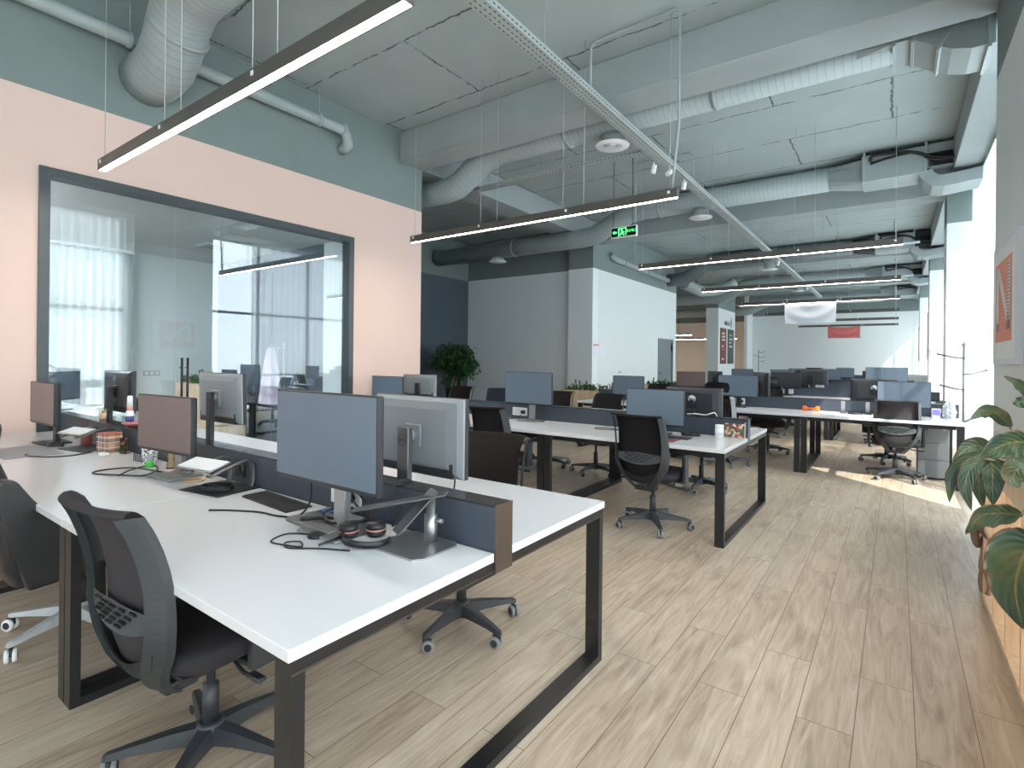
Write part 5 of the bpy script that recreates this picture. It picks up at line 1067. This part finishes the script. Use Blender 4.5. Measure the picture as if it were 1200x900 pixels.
# ================================================================== THINGS ON THE OTHER ROWS
t = thing('jar', 'white jar beside the photo card on the second row', 'jar', (-1.235, 4.79, ZD)); b = MB(); b.lathe([(0.032, 0), (0.036, 0.004), (0.036, 0.082), (0.03, 0.09)], n=20); b.build('jar_body', M_whitepl, t); b = MB(); b.lathe([(0.0365, 0.028), (0.0365, 0.07)], n=20); b.build('jar_label', M_paper, t); b = MB(); b.lathe([(0.035, 0.0905), (0.035, 0.112), (0.0, 0.114)], n=20, cap=False); b.build('lid', M_whitepl, t)
t = thing('photo_card', 'acrylic stand holding a colourful group photo beside the white jar', 'photo', (-1.13, 4.84, ZD)); b = MB(); b.box(-0.075, 0.085, -0.004, 0.004, 0.006, 0.125, M=TRS(0, 0, 0, -0.12)); b.build('photo', M_photo, t); b = MB(); b.box(-0.085, 0.095, -0.03, 0.03, 0, 0.005); b.box(0.086, 0.094, -0.004, 0.004, 0.005, 0.14, M=TRS(0, 0, 0, -0.12)); b.build('acrylic_stand', M_lightgrey, t)
keyboard(-1.6, 4.52, ZD, 0.40, 0.13, 0.02, 'black keyboard in front of the second row monitor', M_bezel, M_key)
coil('coiled_cable', 'heap of black cable behind the second row keyboard', (-1.46, 4.72, ZD), 0.07, 5, 0.006, M_cable)
t = thing('mat', 'dark red mat under the second row keyboard', 'mat', (-1.58, 4.36, ZD)); b = MB(); b.box(-0.12, 0.12, -0.09, 0.07, 0, 0.003, 0.001, 1); b.build('pad', mat('dark red leather', (128, 60, 56), 0.6, noise=0.1), t); b = MB(); b.box(-0.121, 0.121, -0.091, 0.071, 0, 0.0012); b.build('backing', M_cable, t)
tube_thing('cable', 'thin black cable ring lying alone on the second row desk', 'cable', [(-2.12, 4.66, ZD+0.003), (-2.3, 4.6, ZD+0.003), (-2.36, 4.67, ZD+0.003), (-2.25, 4.72, ZD+0.003), (-2.1, 4.68, ZD+0.003)], 0.0032, M_cable)
tube_thing('cable', 'black cables bunched at the foot of the lone silver post', 'cable', [(-3.37, 4.89, 0.81), (-3.38, 4.8, 0.76), (-3.46, 4.76, ZD+0.004), (-3.5, 4.8, ZD+0.004), (-3.4, 4.84, ZD+0.006), (-3.28, 4.76, ZD+0.004), (-3.15, 4.72, ZD+0.016), (-3.02, 4.77, ZD+0.004), (-3.05, 4.84, 0.8)], 0.0035, M_cable)
tube_thing('cable', 'white cable draped over the divider in front of the badged monitor', 'cable', [(-1.58, 5.0, 0.906), (-1.5, 4.97, 0.915), (-1.4, 4.96, 0.912), (-1.33, 4.97, 0.935), (-1.31, 4.99, 0.905)], 0.005, M_whitepl)
# third row
t = thing('dumbbell', 'orange dumbbell lying on the third row desk', 'dumbbell', (-0.93, 8.22, ZD)); b = MB(); b.tube([(-0.06, 0, 0.034), (0.06, 0, 0.034)], 0.017, 14); b.build('handle', M_orange, t)
for s in (-1, 1): b = MB(); b.lathe([(0.026, -0.026), (0.036, -0.016), (0.036, 0.016), (0.026, 0.026)], c=(s*0.075, 0, 0.034), n=8, M=Matrix.Rotation(PI/2, 4, 'Y') @ Matrix.Rotation(PI/8, 4, 'Z'), smooth=False); b.build('head', M_orange, t)
def slab_stand(x, y, lab):
    t = thing('laptop_stand', lab, 'laptop stand', (x, y, ZD), 0.1); b = MB(); b.box(-0.022, 0.022, -0.003, 0.003, 0, 0.15, M=TRS(0, 0.05, 0.004, 0.12)); b.build('stand_arm', M_silver, t); b = MB(); b.box(-0.04, 0.04, -0.08, 0.06, 0, 0.006, 0.002, 1); b.build('stand_base', M_bezel, t)
slab_stand(-0.56, 8.22, 'silver laptop stand arm right of the orange dumbbell'); slab_stand(-0.29, 8.22, 'silver laptop stand arm beside the sunlit task chair')
coil('coiled_cable', 'dark cable heap between the two silver stand arms', (-0.42, 8.1, ZD), 0.08, 3, 0.005, M_cable)
t = thing('desk_clock', 'small violet lit cube clock on the window side desk', 'clock', (0.40, 8.3, ZD)); b = MB(); b.box(-0.045, 0.045, -0.025, 0.025, 0, 0.11, 0.006, 1); b.build('case', M_whitepl, t); b = MB(); b.box(-0.036, 0.036, -0.0275, -0.0245, 0.03, 0.1); b.build('display', mat('violet display', (120, 110, 220), 0.4, noise=0.15, scale=30, emit=0.5, ecol=(120, 110, 230)), t)
t = thing('paper_sculpture', 'crumpled white paper beside the violet clock', 'paper', (0.52, 8.28, ZD)); b = MB()
random.seed(3)
def crump(u, v):
    a = 2*PI*u; ph = PI*v*0.62; r_ = 0.085*(1+0.18*math.sin(5*a+3*v*6)+0.12*math.sin(9*a)); return (0.75*r_*math.sin(ph+0.12)*math.cos(a), 0.6*r_*math.sin(ph+0.12)*math.sin(a), 0.14*math.cos(ph)*(1+0.1*math.sin(4*a))-0.14*math.cos(PI*0.62)*0)
b.grid(crump, 28, 8, 0.002, smooth=False); o = b.build('sheet', M_whitecloth, t); o.location.z = 0.0+0.055
t = thing('under_desk_cabinet', 'grey cabinet under the window side desk', 'cabinet', (0.37, 8.42, 0)); b = MB(); b.box(-0.15, 0.15, -0.24, 0.28, 0.02, 0.655, 0.003, 1); b.build('cabinet_body', mat('grey steel', (122, 126, 130), 0.45, noise=0.03), t)
for k in range(3): b = MB(); b.box(-0.146, 0.146, -0.255, -0.241, 0.03+k*0.208, 0.232+k*0.208, 0.002, 1); b.build('drawer', mat('grey drawer front', (116, 120, 124), 0.45, noise=0.03), t)
b = MB(); b.box(0.09, 0.12, -0.262, -0.256, 0.6, 0.62); b.build('lock', M_silver, t)
t = thing('helmet', 'dark round helmet on the desk beside the window columns', 'helmet', (0.5, 9.0, ZD)); b = MB()
def helm(u, v):
    a = 2*PI*u; ph = PI*0.62*v; k = 1.0+0.15*math.cos(a)*math.sin(ph); return (0.12*k*math.sin(ph)*math.cos(a), 0.10*math.sin(ph)*math.sin(a), 0.09+0.12*math.cos(ph))
b.grid(helm, 26, 12, 0.006); o = b.build('shell', mat('olive grey shell', (92, 90, 84), 0.45, noise=0.15, scale=10), t); o.location.z = -0.036
b = MB(); b.box(-0.05, 0.06, -0.112, -0.098, 0.04, 0.10, 0.01, 1); b.build('visor', M_bezel, t)
# coat racks
def coat_rack(x, y, h, label, arms, m):
    t = thing('coat_rack', label, 'coat rack', (x, y, 0)); b = MB(); b.tube([(0, 0, 0.02), (0, 0, h)], 0.014, 12); b.lathe([(0.014, h-0.02), (0.026, h-0.01), (0.026, h+0.005), (0.012, h+0.02), (0.016, h+0.03), (0.0, h+0.035)], n=14, cap=False); b.build('pole', m, t)
    b = MB(); b.lathe([(0.17, 0), (0.17, 0.012), (0.03, 0.024)], n=28); b.build('base', m, t)
    for z, a, ln in arms:
        b = MB(); d = Vector((math.cos(a), math.sin(a), 0)); b.tube([(0, 0, z), d*ln*0.35+Vector((0, 0, z+0.004)), d*ln+Vector((0, 0, z+0.05))], 0.011, 8); b.lathe([(0.016, -0.015), (0.016, 0.02)], c=(0, 0, z), n=12); b.tube([d*ln+Vector((0, 0, z+0.05)), d*(ln+0.02)+Vector((0, 0, z+0.055))], 0.016, 8); b.build('hook_arm', m, t)
M_rack = mat('grey metal rack', (112, 118, 122), 0.4, metal=0.3, noise=0.05)
coat_rack(0.745, 9.45, 1.66, 'tall grey coat rack with swivelling hooks standing at the window column', ((1.48, PI*0.95, 0.27), (1.26, 0.3, 0.24), (1.05, PI*0.93, 0.24), (0.62, -0.5, 0.1)), M_rack)
coat_rack(-5.6, 28.9, 1.95, 'small black coat rack far away against the back wall', ((1.85, 0.1, 0.3), (1.6, 0.4, 0.28), (1.68, PI, 0.22), (1.4, -0.3, 0.26)), M_black)
# framed board on the far columns
for y, lab in ((17.05, 'grey narrow board on the second window side column'), (23.95, 'grey narrow board on the third window side column')):
    t = thing('wall_board', lab, 'board', (0.72, y, 1.5)); b = MB(); b.box(-0.07, -0.02, -0.05, 0.6, 0, 1.2, 0.004, 1); b.build('board', mat('taupe board', (170, 164, 160), 0.6, noise=0.03), t); b = MB(); b.box(-0.072, -0.019, -0.055, 0.61, -0.02, 0.0); b.build('edge_strip', M_lightgrey, t)

# ================================================================== PLANTS AND SHELVES
def ficus(t, cx, cy, cz, rx, rz_, n, m, size=0.07, name='foliage'):
    b = MB(); rnd = random.Random(5)
    for i in range(n):
        while True:
            p = Vector((rnd.uniform(-1, 1), rnd.uniform(-1, 1), rnd.uniform(-1, 1)))
            if 0.25 < p.length < 1: break
        lump = 1+0.22*math.sin(p.x*5+1)*math.sin(p.z*6)
        c = Vector((cx+p.x*rx*lump, cy+p.y*rx*lump, cz+p.z*rz_*lump)); R = Matrix.Rotation(rnd.uniform(0, 2*PI), 3, 'Z') @ Matrix.Rotation(rnd.uniform(-1.2, 0.5), 3, 'X')
        s = size*rnd.uniform(0.7, 1.25)
        pts = [(0, 0, 0), (0.35*s, 0.4*s, 0.08*s), (0.3*s, 0.8*s, 0.02*s), (0, 1.25*s, -0.12*s), (-0.3*s, 0.8*s, 0.02*s), (-0.35*s, 0.4*s, 0.08*s)]
        vs = [b.bm.verts.new(c+R @ Vector(q)) for q in pts]; mid = b.bm.verts.new(c+R @ Vector((0, 0.6*s, -0.03*s)))
        for k in range(6): b._mark([b.bm.faces.new((vs[k], vs[(k+1) % 6], mid))], True)
    return b.build(name, m, t, recalc=False)
t = thing('indoor_tree', 'bushy indoor tree with a braided trunk in a blue pot before the slate blue wall', 'tree', (-9.0, 10.0, 0))
ficus(t, 0, 0, 1.38, 0.55, 0.42, 1500, M_leafdark, 0.085); ficus(t, 0.45, -0.1, 1.2, 0.32, 0.3, 500, M_leafdark, 0.08); ficus(t, -0.1, 0.0, 0.78, 0.28, 0.14, 120, M_leafdark, 0.08)
b = MB()
for k in range(3):
    b.tube([(0.05*math.cos(2*PI*k/3+z*8), 0.05*math.sin(2*PI*k/3+z*8), z) for z in [0.55+i*0.04 for i in range(16)]], 0.02, 8)
b.build('trunk', M_bark, t)
b = MB(); b.lathe([(0.16, 0), (0.21, 0.6), (0.23, 0.68), (0.21, 0.68), (0.19, 0.6)], n=24, cap=False); b.build('pot', mat('navy pot', (44, 58, 78), 0.4, noise=0.05), t); b = MB(); b.lathe([(0.19, 0.6), (0.0, 0.62)], n=24, cap=False); b.build('soil', M_soil, t)
def planter(x0, x1, y0, y1, z, label, seed):
    t = thing('planter_cabinet', label, 'planter', ((x0+x1)/2, (y0+y1)/2, 0)); hx, hy = (x1-x0)/2, (y1-y0)/2
    b = MB(); b.box(-hx, hx, -hy, hy, 0.05, z-0.22); b.box(-hx, -hx+0.02, -hy, hy, z-0.22, z); b.box(hx-0.02, hx, -hy, hy, z-0.22, z); b.box(-hx+0.02, hx-0.02, -hy, -hy+0.02, z-0.22, z); b.box(-hx+0.02, hx-0.02, hy-0.02, hy, z-0.22, z); b.build('cabinet_body', M_wood, t)
    b = MB(); b.box(-hx+0.02, hx-0.02, -hy+0.02, hy-0.02, z-0.06, z-0.04); b.build('soil', M_soil, t); b = MB(); b.box(-hx+0.03, hx-0.03, -hy+0.02, hy-0.02, 0, 0.05); b.build('plinth', M_black, t)
    rnd = random.Random(seed); b = MB(); n = int((x1-x0)*150)
    for i in range(n):
        c = Vector((rnd.uniform(-hx+0.05, hx-0.05), rnd.uniform(-hy+0.04, hy-0.04), z-0.05)); a = rnd.uniform(0, 2*PI); hgt = rnd.uniform(0.06, 0.2)*(1.3 if i % 9 == 0 else 0.9); d = Vector((math.cos(a), math.sin(a), 0)); ln = rnd.uniform(0.04, 0.13); w = 0.018
        s_ = Vector((-d.y, d.x, 0))*w; p0 = c; p1 = c+d*ln*0.5+Vector((0, 0, hgt)); p2 = c+d*ln*1.3+Vector((0, 0, hgt*0.75))
        v = [b.bm.verts.new(q) for q in (p0, p1+s_, p2, p1-s_)]; b._mark([b.bm.faces.new((v[0], v[1], v[3])), b.bm.faces.new((v[1], v[2], v[3]))], True)
    b.build('foliage', M_green, t, recalc=False)
planter(-5.9, -4.3, 10.0, 10.4, 0.76, 'oak planter cabinet with leafy plants before the pale block corner', 1)
planter(-5.4, -3.5, 13.35, 13.75, 0.76, 'oak planter cabinet with leafy plants beside the grey door', 2)
t = thing('whiteboard_panel', 'small pale panel leaning against the pale block behind the desks', 'panel', (-8.4, 11.7, 0)); b = MB(); b.box(-0.3, 0.3, -0.02, 0.02, 0.05, 0.72, 0.004, 1); b.build('board', mat('pale blue board', (196, 206, 212), 0.5, noise=0.02), t); b = MB(); b.box(-0.32, 0.32, -0.1, 0.05, 0.0, 0.05); b.build('foot', M_lightgrey, t)
# office desk behind the glass
t = thing('office_desk', 'white desk inside the glazed office', 'desk', (-7.9, 2.35, 0)); b = MB(); b.box(-0.75, 0.75, -0.4, 0.4, 0.71, 0.74, 0.002, 1); b.build('desktop', M_top, t)
for sx in (-1, 1):
    for sy in (-1, 1): b = MB(); b.box(sx*0.7-0.025, sx*0.7+0.025, sy*0.35-0.025, sy*0.35+0.025, 0, 0.709); b.build('leg', M_black, t)
monitor(-8.0, 2.0, 0.86, 0.54, 0.34, PI-0.9, 'dark backed monitor with a round badge inside the glazed office', post=M_bezel, badge='backring')
t = thing('printer', 'black printer on the white desk inside the glazed office', 'printer', (-7.5, 2.5, ZD)); b = MB(); b.box(-0.2, 0.2, -0.16, 0.16, 0, 0.12, 0.012); b.build('printer_body', M_bezel, t); b = MB(); b.box(-0.16, 0.16, -0.26, -0.161, 0.02, 0.035); b.build('paper_tray', M_darkback, t); b = MB(); b.box(-0.18, 0.18, -0.14, 0.14, 0.1205, 0.14, 0.004, 1); b.build('scanner_lid', M_darkback, t)
planter(-9.3, -8.0, 3.75, 4.2, 0.98, 'white framed planter cabinet inside the glazed office', 4)
task_chair('task_chair', 'black task chair inside the glazed office', (-7.9, 1.75, 0), 0.3, M_fabric, head=True)
t = thing('coat_rack', 'coat rack with a lilac coat inside the glazed office', 'coat rack', (-6.9, 4.15, 0)); b = MB(); b.tube([(0, 0, 0.02), (0, 0, 1.6)], 0.014, 10); b.build('pole', M_rack, t); b = MB(); b.lathe([(0.16, 0), (0.16, 0.012), (0.03, 0.024)], n=24); b.build('base', M_rack, t); b = MB(); b.tube([(0, 0, 1.5), (0.2, -0.05, 1.55)], 0.01, 8); b.tube([(0, 0, 1.5), (-0.15, 0, 1.54)], 0.01, 8); b.build('hook_arm', M_rack, t)
t = thing('coat', 'lilac coat hanging on the rack inside the glazed office', 'coat', (-7.05, 4.05, 0.75)); b = MB()
def coatf(u, v): a = 2*PI*u; w = 0.06+0.15*(1-v)**0.7; return (w*math.cos(a)*(1+0.1*math.sin(5*a)), w*0.6*math.sin(a)*(1+0.12*math.sin(7*a)), 0.78*v)
b.grid(coatf, 30, 10); b.build('cloth', mat('lilac cloth', (186, 172, 190), 0.85, noise=0.05), t); b = MB(); b.tube([(-0.06, 0, 0.77), (0, 0, 0.81), (0.06, 0, 0.77)], 0.008, 6); b.build('collar', mat('lilac collar', (160, 146, 166), 0.85, noise=0.05), t)

# open oak shelf with the rubber plant, by the window behind the camera side
t = thing('open_shelf', 'low open oak shelf with a planter trough beside the window side wall', 'shelf', (0.61, 2.2, 0))
SX0, SX1, SY0, SY1 = -0.18, 0.18, -1.9, 2.05
b = MB(); b.box(SX0, SX1, SY0, SY1, 0, 0.03); b.build('base_board', M_wood, t)
b = MB(); b.box(SX0, SX1, SY0, SY1, 0.41, 0.435); b.build('shelf_board', M_wood, t)
n = 11
for k in range(n): y = SY0+(SY1-0.022-SY0)*k/(n-1); b = MB(); b.box(SX0+0.001, SX1-0.001, y, y+0.022, 0.03, 0.409); b.box(SX0+0.001, SX1-0.001, y, y+0.022, 0.436, 0.775); b.build('upright_board', M_wood, t)
b = MB(); b.box(SX0, SX0+0.02, SY0, SY1, 0.776, 0.91); b.box(SX1-0.02, SX1, SY0, SY1, 0.776, 0.91); b.box(SX0+0.02, SX1-0.02, SY0, SY0+0.02, 0.776, 0.91); b.box(SX0+0.02, SX1-0.02, SY1-0.02, SY1, 0.776, 0.91); b.box(SX0+0.02, SX1-0.02, SY0+0.02, SY1-0.02, 0.776, 0.79); b.build('planter_trough', M_wood, t)
b = MB(); b.box(SX0+0.021, SX1-0.021, SY0+0.021, SY1-0.021, 0.80, 0.87); b.build('soil', M_soil, t)
# brown bag hung at the end of the shelf
t = thing('cloth_bag', 'brown cloth bag stuffed in the end of the oak shelf', 'bag', (0.468, 4.12, 0.02)); b = MB()
def bagf(u, v):
    a = 2*PI*u; w = 0.055+0.012*math.sin(PI*v)-0.02*v*v+0.006*math.sin(17*v+2*a); return (-0.005+w*0.7*math.cos(a)*(1+0.16*math.sin(5*a+6*v)), 0.17+w*1.3*math.sin(a)*(1+0.14*math.sin(6*a-4*v)), 0.38*v)
b.grid(bagf, 40, 18); b.build('bag_body', mat('brown canvas', (142, 124, 114), 0.9, noise=0.15, scale=14), t)
b = MB()
def flap(u, v):
    a = 2*PI*u; w = 0.06-0.03*v+0.008*math.sin(5*a+9*v); return (-0.02-0.015*math.sin(PI*v)+w*0.75*math.cos(a), 0.15+w*1.3*math.sin(a)*(1+0.15*math.sin(4*a)), 0.34+0.14*v-0.04*math.cos(a))
b.grid(flap, 30, 8); b.build('flap', mat('brown flap', (112, 96, 90), 0.9, noise=0.2, scale=14), t)
b = MB(); b.tube(smooth_path([(-0.05, 0.12, 0.46), (-0.075, 0.13, 0.40), (-0.07, 0.15, 0.32), (-0.055, 0.16, 0.27)], 4), [0.016, 0.02, 0.022, 0.023, 0.024, 0.024, 0.024, 0.023, 0.022, 0.021, 0.02, 0.018, 0.012], 8); b.build('strap', mat('brown strap', (124, 108, 100), 0.9, noise=0.12), t)

# rubber plant with large leaves
t = thing('rubber_plant', 'large leaved rubber plant growing from the oak shelf trough', 'plant', (0.5, 3.0, 0.87))
Fc = Vector((0, 0, HC))
def px(u, v, y):
    d = F_+R_*((u-600)/624.35)+U_*(-(v-420.94)/624.35); return Fc+d*(y/d.y)
o0 = Vector(t.location)
def leaf(pts, ys, w, roll=0.0, name='leaf', fold=0.25):
    P = smooth_path([px(u, v, y)-o0 for (u, v), y in zip(pts, ys)], 6); n = len(P)-1; b = MB()
    def prof(s): return max(0.0, math.sin(PI*min(1, s**0.8*0.98+0.02)))**0.75*(1-0.25*s)*1.15
    fr = []
    for i in range(n+1):
        tn = (P[min(i+1, n)]-P[max(i-1, 0)]).normalized(); view = (P[i]+o0-Fc).normalized(); sd = tn.cross(view).normalized(); nn = sd.cross(tn).normalized()
        sd2 = sd*math.cos(roll)+nn*math.sin(roll); fr.append((P[i], sd2, tn.cross(sd2).normalized()))
    def fn(u, v):
        i = min(int(round(v*n)), n); p, s_, nn = fr[i]; x = 2*u-1; ww = w*prof(v)
        return p+s_*(x*ww)+nn*(fold*ww*abs(x)+0.004*math.sin(v*18)*abs(x))
    b.grid(fn, 8, n, 0.0015); b.build(name, M_leaf, t)
L = [
 ([(1184, 500), (1168, 484), (1150, 481), (1138, 492)], (3.0, 2.95, 2.9, 2.85), 0.036, 0.7),
 ([(1160, 525), (1142, 522), (1128, 529), (1117, 541)], (3.05, 3.0, 2.95, 2.9), 0.042, 0.5),
 ([(1210, 520), (1188, 518), (1168, 525), (1150, 537)], (2.75, 2.75, 2.75, 2.75), 0.055, 0.45),
 ([(1152, 531), (1128, 543), (1114, 562), (1113, 589)], (2.95, 2.9, 2.88, 2.85), 0.030, 0.35),
 ([(1150, 537), (1137, 550), (1131, 572), (1139, 599)], (2.9, 2.87, 2.85, 2.85), 0.030, 0.15),
 ([(1152, 537), (1148, 555), (1147, 575), (1153, 597)], (3.0, 2.98, 2.95, 2.95), 0.030, 0.3),
 ([(1160, 535), (1163, 550), (1163, 570), (1164, 593)], (2.95, 2.93, 2.9, 2.9), 0.042, 0.1),
 ([(1196, 604), (1170, 601), (1148, 606), (1132, 627)], (2.6, 2.58, 2.55, 2.55), 0.052, 0.75),
 ([(1215, 640), (1200, 650), (1190, 690), (1199, 738)], (2.35, 2.35, 2.35, 2.35), 0.085, 0.0),
 ([(1208, 466), (1200, 455), (1190, 446), (1176, 441)], (2.9, 2.9, 2.88, 2.85), 0.020, 0.5),
 ([(1210, 470), (1200, 470), (1193, 472), (1187, 474)], (2.7, 2.7, 2.7, 2.7), 0.028, 0.6),
 ([(1170, 528), (1184, 535), (1194, 542), (1206, 553)], (2.8, 2.78, 2.75, 2.75), 0.032, 0.6),
 ([(1205, 540), (1194, 548), (1187, 560), (1196, 572)], (2.85, 2.85, 2.85, 2.85), 0.045, 0.2),
 ([(1206, 625), (1196, 628), (1190, 636), (1188, 652)], (2.5, 2.5, 2.5, 2.5), 0.035, 0.5)]
for i, (p, ys, w, r_) in enumerate(L): leaf(p, ys, w, r_)
b = MB()
for p, ys, w, r_ in L:
    a = px(*p[0], ys[0])-o0; root = Vector((-0.02+0.03*math.sin(a.z*40), 0.0+0.1*math.sin(a.x*50), -0.02)); mid = (a+root)/2+Vector((0.03, 0.02, 0.04)); b.tube(smooth_path([root, mid, a], 5), 0.006, 7)
b.build('stem', mat('plant stem', (104, 98, 78), 0.6, noise=0.15), t)

# repeats of one kind share a group
GR = {'bench_desk': 'white bench desks in rows', 'task_chair': 'task chairs around the desk rows', 'monitor': 'monitors on the desks', 'linear_pendant_lamp': 'linear pendant lamps over the desks', 'socket_panel': 'socket panels in the desk dividers',
      'air_duct': 'round air ducts under the ceiling', 'fan_coil_unit': 'air conditioning units at the window side', 'air_diffuser': 'round air diffusers under the ducts', 'spot_light': 'spot heads on the cable tray', 'conduit': 'conduits under the ceiling',
      'cable_tray': 'cable trays under the ceiling', 'drain_pipe': 'pipes along the walls', 'curtain': 'sheer curtains in the window bays', 'cable': 'loose cables on the desks', 'coiled_cable': 'coiled cables on the desks', 'keyboard': 'keyboards on the desks',
      'laptop_stand': 'laptop stands on the desks', 'banner': 'cloth banners under the pendant lamps', 'planter_cabinet': 'oak planter cabinets', 'coat_rack': 'coat racks', 'wall_board': 'boards on the columns', 'paper_notice': 'paper notices on the white wall', 'bottle': 'small bottles on the front row', 'linear_ceiling_lamp': 'lamps in the glazed office'}
for o in bpy.data.objects:
    if o.parent is None and 'label' in o:
        k = o.name.split('.')[0]
        if k in GR: o['group'] = GR[k]
